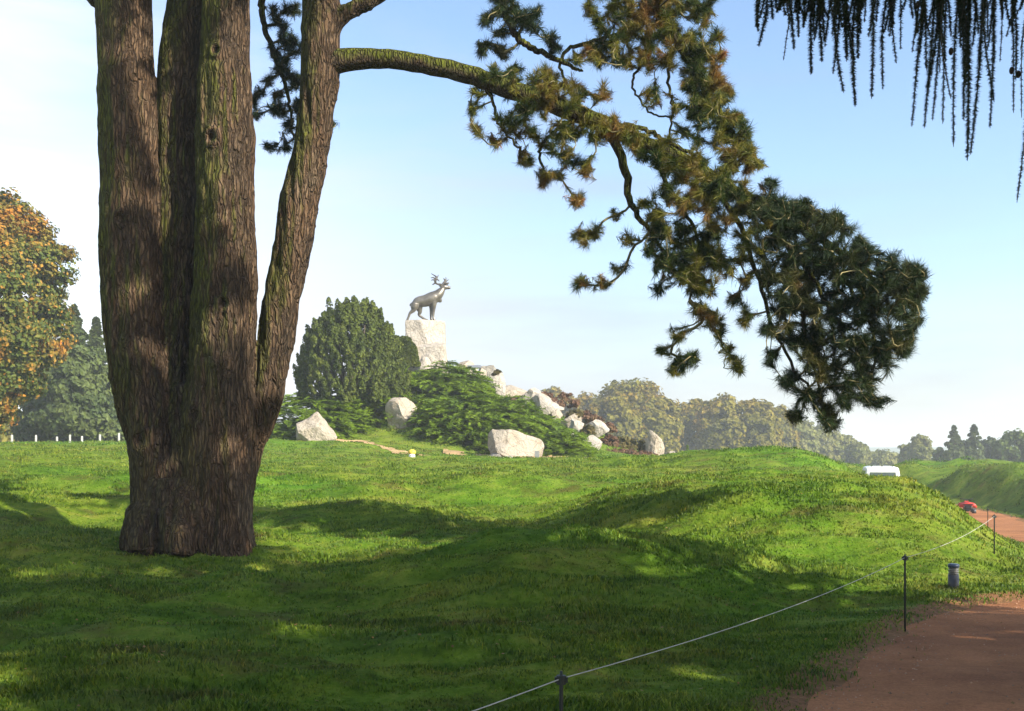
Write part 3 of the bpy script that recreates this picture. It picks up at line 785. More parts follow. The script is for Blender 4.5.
sp1 = [(488, 74, 10, 8), (515, 78, 14, 14), (545, 86, 18, 26), (565, 95, 14, 12), (535, 98, 14, 14), (478, 92, 6, 4), (475, 108, 4, 3), (475, 128, 4, 3), (496, 142, 5, 4), (513, 130, 7, 6),
       (526, 158, 8, 6), (530, 130, 9, 8), (545, 178, 8, 7), (528, 112, 10, 8), (566, 158, 8, 8), (582, 166, 9, 9), (578, 198, 6, 6), (592, 136, 7, 5), (562, 130, 9, 8), (556, 176, 5, 3), (575, 132, 7, 5), (505, 115, 8, 6), (548, 142, 8, 6),
       (600, 92, 9, 5), (610, 135, 6, 3),
       (690, 172, 14, 14), (702, 188, 12, 16), (722, 192, 12, 14), (680, 203, 12, 10), (715, 212, 14, 14), (742, 202, 12, 16), (660, 165, 8, 3), (640, 155, 5, 2), (668, 185, 8, 4),
       (655, 222, 12, 10), (675, 235, 12, 16), (698, 255, 14, 22), (672, 262, 14, 16), (718, 262, 10, 10), (690, 280, 14, 16), (650, 245, 10, 6), (640, 205, 8, 4), (660, 285, 8, 5), (712, 240, 10, 9),
       (580, 240, 8, 7), (592, 232, 6, 4), (580, 285, 6, 6), (602, 282, 7, 4), (618, 270, 6, 3), (625, 240, 7, 3), (615, 212, 4, 2),
       (680, 367, 9, 9), (692, 360, 5, 5), (678, 334, 6, 5), (736, 366, 8, 8), (728, 350, 5, 3), (715, 318, 9, 9), (700, 310, 8, 6), (735, 300, 8, 5), (745, 280, 7, 4), (745, 318, 7, 5), (662, 352, 4, 3), (720, 335, 5, 3), (705, 290, 8, 6)]
dark_polys = [([(752, 192), (800, 203), (842, 220), (880, 250), (922, 268), (920, 320), (912, 352), (880, 385), (845, 392), (805, 370), (778, 335), (765, 290), (752, 240)], 760)]
sp2 = [(790, 380, 10, 10), (812, 400, 9, 12), (795, 412, 6, 6), (825, 412, 8, 9), (832, 424, 5, 7), (868, 398, 7, 7), (880, 400, 5, 4), (845, 400, 7, 7), (770, 210, 12, 14), (800, 208, 9, 8), (772, 184, 5, 4), (790, 225, 14, 14), (838, 222, 6, 5), (915, 275, 8, 9), (922, 292, 5, 6), (905, 345, 8, 9), (770, 360, 5, 4), (765, 330, 6, 5), (860, 250, 10, 8), (800, 300, 10, 8)]
tips1 = np.concatenate([poly_pts([(585, 108), (640, 128), (700, 150), (735, 178), (725, 200), (660, 165), (590, 130)], 75, lambda x: float(Ym(x))-0.42, 0.2, r1), poly_pts([(478, 68), (560, 66), (625, 112), (600, 132), (520, 112), (490, 98)], 55, Ym, 0.4, r1), spots(sp1, Ym, 0.42, r1), poly_pts([(655, 158), (700, 158), (765, 185), (772, 240), (725, 285), (660, 290), (640, 232)], 150, Ym, 0.5, r1)])
b1 = bough('main', main_rows, tips1, M['needles'], 31, extra=extra, n=84)
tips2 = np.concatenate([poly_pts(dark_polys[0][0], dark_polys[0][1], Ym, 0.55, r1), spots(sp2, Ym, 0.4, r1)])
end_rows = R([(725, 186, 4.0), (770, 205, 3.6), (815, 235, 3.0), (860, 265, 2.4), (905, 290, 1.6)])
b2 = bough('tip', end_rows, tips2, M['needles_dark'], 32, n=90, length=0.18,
           extra=[R([(760, 205, 3), (790, 255, 2.4), (800, 310, 2.0), (812, 360, 1.5), (822, 408, 1.1)]), R([(800, 228, 2.6), (850, 290, 2.0), (875, 340, 1.5), (870, 390, 1.0)]), R([(740, 195, 2.2), (790, 208, 1.8), (840, 228, 1.2)])])
# upper bough coming down into the top of the picture
Yu = lambda x: np.interp(x, [480, 760], [17.6, 16.9])
def R2(rows): return [(a, b, rr, float(Yu(a))) for a, b, rr in rows]
up_rows = R2([(430, -120, 8), (520, -85, 7.5), (590, -45, 7), (640, -10, 6.4), (668, 25, 5.6), (690, 62, 4.6), (712, 100, 3.6), (738, 140, 2.6), (752, 165, 1.8)])
sp3 = [(622, 8, 12, 12), (642, 18, 10, 10), (668, 8, 12, 14), (692, 4, 10, 10), (706, 10, 6, 4), (665, 32, 12, 16), (648, 42, 10, 8), (646, 58, 8, 8), (690, 42, 10, 9), (690, 62, 10, 12), (706, 52, 8, 8), (718, 38, 5, 3), (724, 55, 5, 4), (662, 62, 9, 8),
       (655, 95, 9, 8), (690, 86, 8, 10), (714, 80, 8, 10), (728, 90, 6, 7), (710, 106, 9, 14), (700, 118, 8, 8), (736, 118, 6, 8), (746, 130, 6, 8), (756, 162, 5, 6), (742, 148, 7, 9), (722, 135, 9, 12), (700, 100, 8, 8), (685, 132, 6, 5), (730, 160, 8, 9), (750, 168, 6, 6), (700, 140, 6, 4),
       (590, 52, 8, 9), (610, 46, 9, 9), (630, 32, 9, 10), (602, 58, 7, 6), (622, 62, 7, 6), (578, 60, 5, 4), (600, 22, 6, 4), (590, 8, 6, 4), (652, -20, 30, 30), (700, -30, 30, 20), (680, 110, 6, 4)]
tips3 = np.concatenate([poly_pts([(585, -5), (722, -5), (712, 60), (650, 72), (590, 62)], 70, Yu, 0.45, r1), poly_pts([(672, 70), (715, 60), (765, 165), (725, 170)], 50, Yu, 0.4, r1), spots(sp3, Yu, 0.4, r1), poly_pts([(680, 60), (712, 50), (735, 110), (762, 165), (735, 178), (690, 120)], 70, Yu, 0.4, r1), poly_pts([(590, -10), (715, -10), (705, 45), (640, 60), (600, 40)], 50, Yu, 0.4, r1)])
b3 = bough('upper', up_rows, tips3, M['needles'], 33, n=84, extra=[R2([(655, 8, 3.2), (628, 28, 2.6), (600, 40, 2.2), (570, 48, 2.0), (560, 62, 1.6), (565, 82, 1.2)]), R2([(672, 50, 2.2), (668, 75, 1.6), (672, 110, 1.2), (668, 142, 1.0)]), R2([(640, 66, 1.4), (632, 85, 1.2), (650, 112, 1.0), (672, 118, 0.9)])])
# hanging branch above the start of the bough
hb_rows = R2([(440, -110, 5), (480, -50, 4.5), (500, -10, 4.0), (508, 20, 3.8), (522, 42, 3.4), (545, 54, 2.8), (570, 66, 2.0), (583, 72, 1.2)])
sp4 = [(497, 6, 9, 8), (486, 20, 6, 6), (510, 4, 7, 6), (525, 18, 9, 14), (536, 26, 6, 5), (500, 33, 5, 4), (484, 45, 4, 3), (481, 52, 4, 3), (502, 52, 7, 8), (512, 22, 6, 4), (547, 36, 6, 5), (556, 45, 5, 4), (535, 10, 6, 3), (500, -20, 18, 14)]
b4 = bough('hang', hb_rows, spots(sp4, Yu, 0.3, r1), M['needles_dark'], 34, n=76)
# branch hanging behind the leaning stem
Yb = lambda x: 18.6
bb_rows = [(330, -90, 5, 18.5), (300, -60, 4.5, 18.6), (268, -20, 4.0, 18.6), (262, 10, 3.2, 18.6), (270, 45, 2.6, 18.6), (285, 85, 2.0, 18.6), (292, 120, 1.2, 18.6)]
sp5 = [(270, 10, 5, 3), (282, 20, 8, 9), (292, 10, 8, 8), (286, 38, 8, 12), (296, 45, 7, 10), (275, 52, 5, 4), (284, 65, 9, 14), (293, 80, 8, 14), (272, 80, 5, 4), (262, 92, 4, 3), (254, 98, 4, 5), (256, 112, 5, 5), (272, 108, 5, 5), (280, 112, 6, 6), (269, 147, 4, 4), (290, 125, 5, 5), (287, 148, 5, 5), (300, 105, 8, 8), (325, 130, 5, 5), (332, 120, 3, 2), (305, 140, 6, 5), (278, 96, 5, 5)]
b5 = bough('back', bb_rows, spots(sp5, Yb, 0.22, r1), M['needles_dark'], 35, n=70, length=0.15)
# crown above the picture
cr = np.random.default_rng(5)
tips = []
while len(tips) < 620:
    p = np.array([-3.6, 17.5, 12.2])+unit(cr.normal(size=3))*cr.random()**0.4*np.array([5.5, 4.8, 2.6])
    if p[2] > EYE+0.4286*p[1]+0.7: tips.append(p)
cmb = MB(); tips = np.array(tips)
needle_tris(cmb, tips-PINE, unit(tips-np.array([-3.6, 17.5, 10.5])+cr.normal(size=tips.shape)*0.6), 60, 0.34, 0.016, cr, 0.5)
cmb.build('crown', M['needles_dark'], pine, smooth=False)

# ------------------------------------------------------------------ larch whose twigs hang in at the top right
LX, LY = 10.8, 4.0
lg = hz(LX, LY)
larch = empty('larch_tree', (LX, LY, lg), 'larch with long needle strands hanging in at the top right corner', 'tree')
L0 = np.array([LX, LY, lg])
lb = MB(); lb.tube(curve([(0, 0, -0.3), (0, 0, 0.2), (0.1, 0, 6), (0, 0.1, 13), (0, 0, 20.5)], 16), np.linspace(0.40, 0.05, 16), 12)
lb.build('trunk', M['darkbark'], larch)
bo = curve([(0, 0, 6.2), (-2.5, 1.0, 6.6), (-5.0, 2.2, 6.3), (-7.2, 3.0, 5.65), (-9.3, 3.2, 5.1)], 40)
lb = MB(); lb.tube(bo, np.linspace(0.10, 0.018, 40), 8)
side = []
for k in range(8, 39, 2):
    a = bo[k]; s = 1 if (k//2) % 2 else -1
    e = a+np.array([-0.5, s*rng.uniform(0.4, 0.9), -0.08]); lb.tube(curve([a, (a+e)/2+np.array([0, 0, 0.06]), e], 6), np.linspace(0.02, 0.006, 6), 6)
    side.append(np.array([a+(e-a)*t for t in np.linspace(0, 1, 5)]))
lbr = lb.build('branch', M['darkbark'], larch)
nodes = np.concatenate([bo]+side)
strands = [(60, 150, 1.3), (55, 90, 1.2), (175, 160, 1.2), (190, 120, 1.1), (230, 240, 1.3), (240, 130, 1.4), (265, 200, 1.3), (275, 150, 1.3), (300, 240, .9), (312, 120, 1.1), (335, 300, 1.1), (345, 200, 1.3), (372, 345, 1.25), (382, 190, 1.3), (360, 120, 1.3), (425, 320, 1.0), (415, 120, .9), (462, 290, .9),
           (505, 205, .8), (497, 80, .8), (555, 410, .9), (595, 415, 1.0), (605, 290, 1.3), (622, 390, .8), (655, 400, .7), (665, 200, .8), (690, 475, .8), (682, 120, 1.0), (735, 520, 1.3), (745, 500, 1.1), (728, 280, 1.4), (770, 190, .6), (808, 415, .9), (822, 330, 1.0), (800, 160, .9), (840, 200, .4), (860, 120, .7), (878, 110, .7), (895, 655, .8), (892, 260, 1.0), (910, 380, .4), (140, 195, .4), (580, 180, .9), (560, 60, .9),
           (205, 90, 1.2), (330, 90, 1.3), (390, 110, 1.2), (720, 120, 1.3), (752, 150, 1.1), (640, 90, .8), (785, 90, .8), (850, 60, .7), (615, 120, 1.1), (955, 300, 1), (990, 420, 1), (1040, 250, 1), (1090, 380, 1)]
strands += [(rng.uniform(45, 420), rng.uniform(15, 75), 1.3) for _ in range(26)]+[(rng.uniform(420, 915), rng.uniform(15, 120), 1.0) for _ in range(22)]
strands += [(a+rng.uniform(-16, 16), b*rng.uniform(0.4, 0.8), c*0.8) for a, b, c in strands[:46:2]]
st = MB(); nb = MB(); lr = np.random.default_rng(77)
for zx, zy, dens in strands:
    px = 740+zx/3.232; py = zy/3.232
    Yd = 7.0+lr.normal()*0.3
    bot = at(px, py, Yd)-L0
    dd = np.linalg.norm((nodes-bot)[:, :2], axis=1); top = nodes[int(np.argmin(dd))]
    up = at(px+lr.uniform(-12, 16), -30, Yd)-L0
    P = curve([top, (top*0.3+up*0.7)+np.array([0, 0, 0.08]), up, up*0.5+bot*0.5+lr.normal(size=3)*0.015, bot], 40)
    st.tube(P, np.linspace(0.0065, 0.0022, 40), 5)
    seg = np.cumsum(np.r_[0, np.linalg.norm(np.diff(P, axis=0), axis=1)]); tot = seg[-1]
    nn = int(tot*dens*1700); u = lr.random(nn)**1.15*tot*0.99
    B = np.stack([np.interp(u, seg, P[:, k]) for k in range(3)], -1)
    fr = u/tot
    nd = unit(lr.normal(size=(nn, 3))*np.array([1, 1, 0.45])+np.array([0, 0, -0.55]))
    ln = (0.038*dens**0.4*(1-0.55*fr**3)*lr.uniform(0.6, 1.25, nn))[:, None]
    sd = unit(np.cross(nd, lr.normal(size=(nn, 3))))*0.0027
    V3 = np.stack([B-sd, B+sd, B+nd*ln], 1).reshape(-1, 3); k = np.arange(nn)*3
    nb.add(V3, np.stack([k, k+1, k+2], -1))
tws = st.build('twigs', M['darkbark'], lbr)
nb.build('needles', M['larch'], lbr, smooth=False)
cn = None
for zx, zy in ((575, 15), (682, 166), (878, 228), (900, 240)):
    c = MB(); p = at(740+zx/3.232, zy/3.232, 7.0)-L0
    c.ball((0, 0, 0), (0.016, 0.016, 0.026), 10, 8)
    o = c.build('cone', M['cone'], lbr, p)
P, Nn, C = crown_pts((4.4, 4.4, 8.6), 240, 70, 3, 'cone', 0.20, 0.2)
c = MB(); leaf_quads(c, P+np.array([0, 0, 11.9]), Nn, 0.18, 2.2); c.build('crown', M['larch'], larch, smooth=False)

# shade trees behind the viewpoint
tree('shade_tree', 0, 0, 0, 0, M['leaf'], 'tall leafy tree behind the viewpoint close to the gravel path', xy=(9.3, -4.5), height=17, rx=4.8, nclump=118, nleaf=52, leaf=0.32, seed=11)
tree('shade_tree', 0, 0, 0, 0, M['leaf'], 'tallest leafy tree standing farthest behind the viewpoint', xy=(4.6, -11.5), height=19, rx=5.0, nclump=118, nleaf=52, leaf=0.32, seed=12)
tree('shade_tree', 0, 0, 0, 0, M['leaf'], 'leafy tree right of the path behind the viewpoint', xy=(14.0, -1.8), height=13.5, rx=4.4, nclump=118, nleaf=52, leaf=0.32, seed=13)
tree('shade_tree', 0, 0, 0, 0, M['leaf'], 'leafy tree left of the path well behind the viewpoint', xy=(-3.5, -13.5), height=18, rx=4.8, nclump=118, nleaf=52, leaf=0.32, seed=14)

# ------------------------------------------------------------------ trees at the left
tree('maple_tree', -18, 64, 192, 78, M['autumn'], 'large maple turning orange at the left edge', nclump=640, nleaf=175, leaf=0.18, clump=0.15, trunk_h=0.08, irr=0.22)
for px, Y, top, hw, lab in ((74, 84, 306, 36, 'tall spruce beside the orange maple'), (96, 88, 318, 30, 'narrow spruce close left of the big pine trunk'), (45, 90, 335, 30, 'spruce half hidden behind the orange maple'), (121, 92, 330, 32, 'spruce mostly hidden behind the pine trunk')):
    tree('spruce_tree', px, Y, top, hw, M['spruce'], lab, shape='cone', group='spruces at the left', nclump=330, nleaf=70, leaf=0.30, clump=0.28, trunk_h=0.13, irr=0.45)
for k, (px, Y, lab) in enumerate(((12, 70, 'white marker post under the orange maple, nearest the left edge'), (57, 74, 'white marker post below the tall spruce'), (82, 74, 'white marker post between spruce trunks'), (100, 74, 'white marker post left of the pine trunk'), (36, 78, 'white marker post in shade behind the maple'), (119, 74, 'white marker post against the pine trunk edge'), (70, 80, 'small white marker post farther back under spruces'))):
    x = (px-CX)*Y/F
    b = MB(); b.box((0, 0, 0.30), (0.11, 0.09, 0.72)); b.box((0, 0, 0.675), (0.10, 0.08, 0.05), None, (0.3, 0.3))
    tag(b.build('marker_post', M['stonewhite'], None, (x, Y, hz(x, Y)), smooth=False), lab, 'post', 'white posts under the trees')

# ------------------------------------------------------------------ memorial mound: rocks
def settle(px, py, Y, reach=5.0):
    """depth nearest to Y where the slope really is at that height"""
    ys_ = np.linspace(Y-reach, Y+reach, 81); h_ = ground_z((px-CX)*ys_/F, ys_); r_ = EYE+(HY-py)*ys_/F
    k = np.argmin(np.abs(h_-r_)*1.0+np.abs(ys_-Y)*0.02)
    return float(ys_[k]) if abs(h_[k]-r_[k]) < 0.25 else Y
def rock(px, base_py, w, h, Y, mat, label, name='boulder', cat='boulder', group=None, seed=0, depth=0.8, planes=13, tall=None, sink=0.12, peak=None, rough=0.05, boxy=0.0):
    Y = settle(px, base_py, Y, 2.5); x = (px-CX)*Y/F; sc = Y/F
    W = w*sc; Hh = h*sc
    zb = EYE+(HY-base_py)*sc
    sink = sink+max(0, zb-hz(x, Y)+0.1)/Hh
    r = np.random.default_rng(seed+100)
    bm = bmesh.new(); bmesh.ops.create_icosphere(bm, subdivisions=5, radius=1.0)
    V = np.array([v.co[:] for v in bm.verts])
    if peak is not None:
        V[:, 0] += peak*np.clip(V[:, 2]+0.2, 0, 2)*0.5
        V[:, 0] = np.where(V[:, 2] > -0.2, (V[:, 0]-peak*np.clip(V[:, 2]+.2, 0, 2)*0.5)*(1-0.62*np.clip((V[:, 2]+0.2)/1.2, 0, 1))+peak*np.clip(V[:, 2]+.2, 0, 2)*0.5, V[:, 0])
    if boxy: V = V/np.max(np.abs(V), axis=1)[:, None]*boxy+V*(1-boxy)
    N_ = unit(r.normal(size=(planes, 3)))
    for n in N_:
        d0 = r.uniform(0.42, 0.76)+boxy*0.46; s = V@n
        V = np.where((s > d0)[:, None], V-n*((s-d0)*0.96)[:, None], V)
    mn, mx = V.min(0), V.max(0)
    V = (V-(mn+mx)/2)/(mx-mn)
    V = V*np.array([W, W*depth, Hh*(1+sink)])
    n3 = fbm(V[:, 0]*1.6/W*2+seed, V[:, 1]*1.6/W*2, V[:, 2]*2.2/Hh, 4)
    V = V+unit(V)*(n3*rough*min(W, Hh))[:, None]
    V[:, 2] += Hh*(1-sink)/2
    for v, c in zip(bm.verts, V): v.co = c
    me = bpy.data.meshes.new(name); bm.to_mesh(me); bm.free()
    me.polygons.foreach_set('use_smooth', np.full(len(me.polygons), True)); me.set_sharp_from_angle(angle=math.radians(28))
    o = link(name, me, mat, None, (x, Y, zb)); tag(o, label, cat, group); return o
RK = M['rock']; RW = M['rockwhite']; RG = M['rockgrey']
# pedestal under the statue
G = 'boulders stacked on the memorial mound'
rock(425.6, 348, 38.5, 26.6, 72, RW, 'pale squared rock block directly under the caribou statue', 'pedestal_rock', seed=3, depth=0.8, planes=5, rough=0.05, boxy=0.97)
rock(430, 368, 35, 26, 71.2, RW, 'white rock below the statue block, right side', 'pedestal_rock', group=G, seed=5, planes=9, boxy=0.55)
rock(412, 368, 28, 24, 71.0, RK, 'cream rock below the statue block, beside the dark yew', 'pedestal_rock', group=G, seed=6, planes=9, boxy=0.4)
rock(424, 371, 14, 15, 70.0, RW, 'small white upright stone at the foot of the statue rocks', 'pedestal_rock', seed=7, planes=8)
rock(441, 371, 18, 12, 70.5, RK, 'low cream rock right of the statue base', group=G, seed=8)
rock(465, 375, 30, 15, 70, RK, 'flat cream slab next right of the statue base', group=G, seed=9)
rock(489, 386, 24, 20, 69, RG, 'grey rock with plants at the left of the descending ridge', group=G, seed=10)
rock(499, 387, 13, 15, 68.5, RW, 'small bright upright rock on the upper ridge', group=G, seed=11, planes=8)
rock(512, 401, 32, 16, 68.5, RK, 'low tan rock above the red heather clump', group=G, seed=12)
rock(531, 409, 30, 21, 67.5, RW, 'white slanted boulder halfway down the ridge', group=G, seed=13, planes=8, peak=-0.5)
rock(546, 414, 36, 21, 67, RW, 'large white boulder joined to the slanted one halfway down', group=G, seed=14, planes=9, peak=-0.4)
rock(557, 419, 12, 9, 66.5, RK, 'small round rock below the large white ridge boulder', group=G, seed=15)
rock(569, 429, 26, 17, 66, RK, 'cream boulder on the lower ridge above the juniper tip', group=G, seed=16)
rock(576, 437, 17, 18, 64.5, RW, 'bright boulder standing at the end of the juniper', group=G, seed=17)
rock(595, 439, 28, 20, 66, RW, 'white peaked boulder low on the heather slope', group=G, seed=18, peak=-0.3)
rock(592, 449, 22, 14, 63.5, RW, 'lowest white boulder of the heather slope', group=G, seed=19)
rock(480, 378, 14, 10, 69.5, RK, 'small cream rock between slab and grey rock', group=G, seed=30)
# boulders on the lawn
rock(316.5, 438, 40, 25, 56, RK, 'pale rounded boulder alone at the left of the lawn', seed=24, planes=16, sink=0.55)
rock(401.5, 425, 34, 28, 60, RK, 'upright pale boulder against the junipers in the middle', seed=25, planes=9, sink=0.4)
rock(516, 459, 57, 31, 56, RK, 'largest tan boulder in front on bare soil', seed=41, planes=15, depth=0.7, sink=0.4)
rock(496, 458, 20, 5, 55, RG, 'flat grey slab beside the largest boulder', seed=29)
rock(655, 458, 19, 29, 66, RK, 'pointed grey standing stone right of the mound', 'standing_stone', 'stone', seed=27, planes=7, peak=-0.55, sink=0.3)
rock(672, 458, 7, 7, 66, RK, 'small pale stone next to the pointed standing stone', 'stone', 'stone', seed=28)
rock(507, 458.5, 12, 3.5, 54, RW, 'thin white flat stone lying before the largest boulder', 'stone', 'stone', seed=31)

# ------------------------------------------------------------------ yew, junipers, heather
def shrub(kind, px, base_py, w, h, Y, mat, label, group=None, nclump=120, nleaf=60, leaf=0.14, clump=0.2, irr=0.2, cat='shrub', stem='darkbark', depth=0.8):
    x = (px-CX)*Y/F; sc = Y/F; z0 = EYE+(HY-base_py)*sc
    t = empty(kind, (x, Y, z0), label, cat, group)
    P, Nn, C = crown_pts((w*sc/2*0.92, w*sc/2*depth, h*sc*0.93), nclump, nleaf, int(px*3+base_py), 'dome', clump, irr)
    P[:, 2] = np.maximum(P[:, 2], 0.02)
    c = MB(); leaf_quads(c, P, Nn, leaf, 1.7, np.random.default_rng(int(px))); 
    b = MB()
    for k in range(6):
        a = k*1.05; e = np.array([math.cos(a)*w*sc*0.25, math.sin(a)*w*sc*0.2, h*sc*0.6])
        b.tube(curve([(0, 0, -0.3), tuple(e*0.5+np.array([0, 0, 0.1])), tuple(e)], 6), np.linspace(0.10, 0.03, 6)*min(1, w*sc/4), 6)
    b.build('trunk', M[stem], t); c.build('foliage', mat, t, smooth=False)
    return t
def yew(px, base_py, w, h, Y, label, seed, kind='yew_tree', group=None):
    """dense rounded evergreen: many upright plumes packed on a dome"""
    x = (px-CX)*Y/F; sc = Y/F; z0 = EYE+(HY-base_py)*sc; r = np.random.default_rng(seed)
    t = empty(kind, (x, Y, z0), label, 'tree', group); Wd = w*sc/2; Hh = h*sc
    n = 950
    d = unit(r.normal(size=(n, 3))); d[:, 2] = np.abs(d[:, 2])**0.8; d = unit(d)
    prof = 1+0.09*fbm(d[:, 0]*3+seed, d[:, 1]*3, d[:, 2]*3, 2)
    C = d*prof[:, None]*np.array([Wd, Wd*0.85, Hh*0.9])*r.uniform(0.82, 0.98, n)[:, None]
    C[:, 2] += 0.08*Hh*(1-d[:, 2])
    m = 92; idx = np.repeat(np.arange(n), m)
    u = r.random(len(idx)); ph = r.uniform(0, 6.283, len(idx)); pl = r.uniform(0.5, 1.0, n)*Wd*0.19
    rr = pl[idx]*0.48*np.sqrt(np.clip(1-u, 0, 1))*r.random(len(idx))**0.35
    axis = unit(d*0.55+np.array([0, 0, 1.0])); ax = axis[idx]
    s1 = unit(np.cross(ax, np.array([0.3, 0.9, 0.1]))); s2 = np.cross(ax, s1)
    off = ax*((u-0.55)*pl[idx]*1.15)[:, None]+s1*(np.cos(ph)*rr)[:, None]+s2*(np.sin(ph)*rr)[:, None]
    P = C[idx]+off; Nn = unit(s1*np.cos(ph)[:, None]+s2*np.sin(ph)[:, None]+ax*0.5+r.normal(size=P.shape)*0.45)
    c = MB(); leaf_quads(c, P, Nn, 0.105, 1.8, r)
    b = MB(); b.tube(curve([(0, 0, -0.4), (0, 0, 0.5), (0.1, 0, Hh*0.7)], 8), np.linspace(0.3, 0.08, 8), 9)
    for k in range(6):
        a = k*1.05; b.tube(curve([(0, 0, 0.3), (math.cos(a)*Wd*0.4, math.sin(a)*Wd*0.3, Hh*0.35), (math.cos(a)*Wd*0.6, math.sin(a)*Wd*0.5, Hh*0.65)], 6), np.linspace(0.14, 0.04, 6), 6)
    b.build('trunk', M['darkbark'], t); c.build('crown', M['yew'], t, smooth=False)
yew(351, 410, 112, 126, 64, 'dense dark rounded yew left of the caribou statue', 51)
yew(404, 368, 30, 35, 68, 'small dark yew shoot against the statue rocks', 52)
def juniper(px, Y, wpx, dep, hgt, label, seed, n=520):
    """low spreading evergreen: feathery sprays layered over the slope it grows on"""
    x = (px-CX)*Y/F; r = np.random.default_rng(seed); z0 = hz(x, Y)
    t = empty('juniper_shrub', (x, Y, z0), label, 'shrub', 'spreading junipers on the mound')
    Wd = wpx*Y/F/2
    a = r.uniform(0, 2*math.pi, n); q = np.sqrt(r.random(n))
    cx = np.cos(a)*q*Wd*0.92; cy = np.sin(a)*q*dep/2
    top = hgt*np.clip(1-q**3, 0.12, 1)**0.6*(1+0.35*fbm(cx*0.6+seed, cy*0.6, oct=2))
    gz = ground_z(x+cx, Y+cy)-z0
    tier = r.choice([0.12, 0.38, 0.64, 0.90, 1.0], n)+r.normal(size=n)*0.035
    cz = gz+top*tier
    dirs = unit(np.stack([np.cos(a)*0.6+r.normal(size=n)*0.55, np.sin(a)*0.5-0.45+r.normal(size=n)*0.5, 0.10+r.normal(size=n)*0.09], -1))
    m = 34; idx = np.repeat(np.arange(n), m); u = np.tile(np.linspace(0, 1, m), n)
    L = r.uniform(0.6, 1.2, n)*1.4
    d = dirs[idx]; s = unit(np.cross(d, np.array([0, 0, 1.0]))); upv = np.cross(s, d)
    base = np.stack([cx, cy, cz], -1)[idx]
    sgn = np.where(np.tile(np.arange(m) % 2, n) == 0, 1, -1)[:, None]
    P0 = base+d*((u-0.35)*L[idx])[:, None]+np.array([0, 0, -0.25])*(u**2*L[idx])[:, None]
    wdt = (0.30*(1-u*0.75)*L[idx])[:, None]
    tipv = P0+s*sgn*wdt+d*wdt*0.9+r.normal(size=P0.shape)*0.04
    mid = (P0+tipv)/2; ww = d*0.05
    V = np.stack([P0, mid-ww+upv*0.02, tipv, mid+ww-upv*0.02], 1).reshape(-1, 3)
    k = np.arange(len(idx))*4
    c = MB(); c.add(V, np.stack([k, k+1, k+2, k+3], -1))
    b = MB()
    for kk in range(9):
        aa = kk*0.7; e = (math.cos(aa)*Wd*0.7, math.sin(aa)*dep*0.3)
        b.tube(curve([(0, 0, -0.2), (e[0]*0.5, e[1]*0.5, hz(x+e[0]*0.5, Y+e[1]*0.5)-z0+hgt*0.3), (e[0], e[1], hz(x+e[0], Y+e[1])-z0+hgt*0.4)], 7), np.linspace(0.09, 0.02, 7), 6)
    b.build('stems', M['darkbark'], t); c.build('foliage', M['juniper'], t, smooth=False)
juniper(315, 62.5, 110, 7, 2.3, 'spreading juniper below the yew, behind the lone left boulder', 61, 620)
juniper(368, 65, 120, 6, 2.4, 'spreading juniper directly below the yew centre', 62, 700)
juniper(443, 66.5, 124, 7, 1.9, 'tall spreading juniper under the statue rocks', 63, 1000)
juniper(458, 61.5, 90, 5, 1.9, 'spreading juniper right of the upright pale boulder', 66, 600)
juniper(505, 61, 120, 6, 2.0, 'lower spreading juniper left behind the largest boulder', 64, 800)
juniper(550, 60, 82, 4.5, 1.5, 'lowest juniper tapering right of the largest boulder', 65, 460)
HG = 'heather clumps on the mound'
for px, by, w, h, Y, mt, lab in ((509, 409, 22, 13, 67.8, 'heather', 'round red brown heather under the tan ridge rock'), (488, 404, 14, 9, 67, 'heather', 'small brown heather left on the ridge among junipers'),
    (560, 407, 44, 12, 69.5, 'heather', 'brown heather behind the large white boulder'), (583, 424, 44, 13, 69, 'heather', 'long brown heather descending behind the lower boulders'), (575, 417, 16, 8, 66.5, 'heathergreen', 'green tinged heather in a gap of the lower boulders'),
    (606, 432, 26, 9, 68.5, 'heather', 'brown heather right behind the white peaked boulder'), (588, 434, 16, 9, 65, 'heathergreen', 'olive heather cushion between two lower white boulders'), (609, 447, 22, 13, 66, 'heather', 'red brown heather right of the lowest boulders'),
    (621, 448, 24, 13, 66.5, 'heathergreen', 'olive heather beside the red brown clump'), (636, 452, 30, 12, 67, 'heathergreen', 'olive brown heather left of the standing stone'), (617, 459, 50, 12, 64, 'heather', 'low brown heather bed along the lawn edge'), (644, 459, 26, 8, 65.5, 'heather', 'low brown heather at the foot of the standing stone'),
    (497, 375, 10, 5, 68.7, 'heathergreen', 'small green plant on top of the grey ridge rock'), (541, 399, 26, 7, 69.8, 'heather', 'brown heather patch on the skyline of the ridge'), (521, 412, 14, 8, 66.8, 'heathergreen', 'olive cushion below the slanted white boulder')):
    shrub('heather_shrub', px, by, w, h, Y, M[mt], lab, HG, 60, 50, 0.10, 0.2, 0.25)
tree('cypress_tree', 687.5, 92, 443, 5.5, M['juniper'], 'small pointed green conifer beyond the lawn right of the standing stone', shape='cone', nclump=60, nleaf=40, leaf=0.12, clump=0.3, trunk_h=0.03)

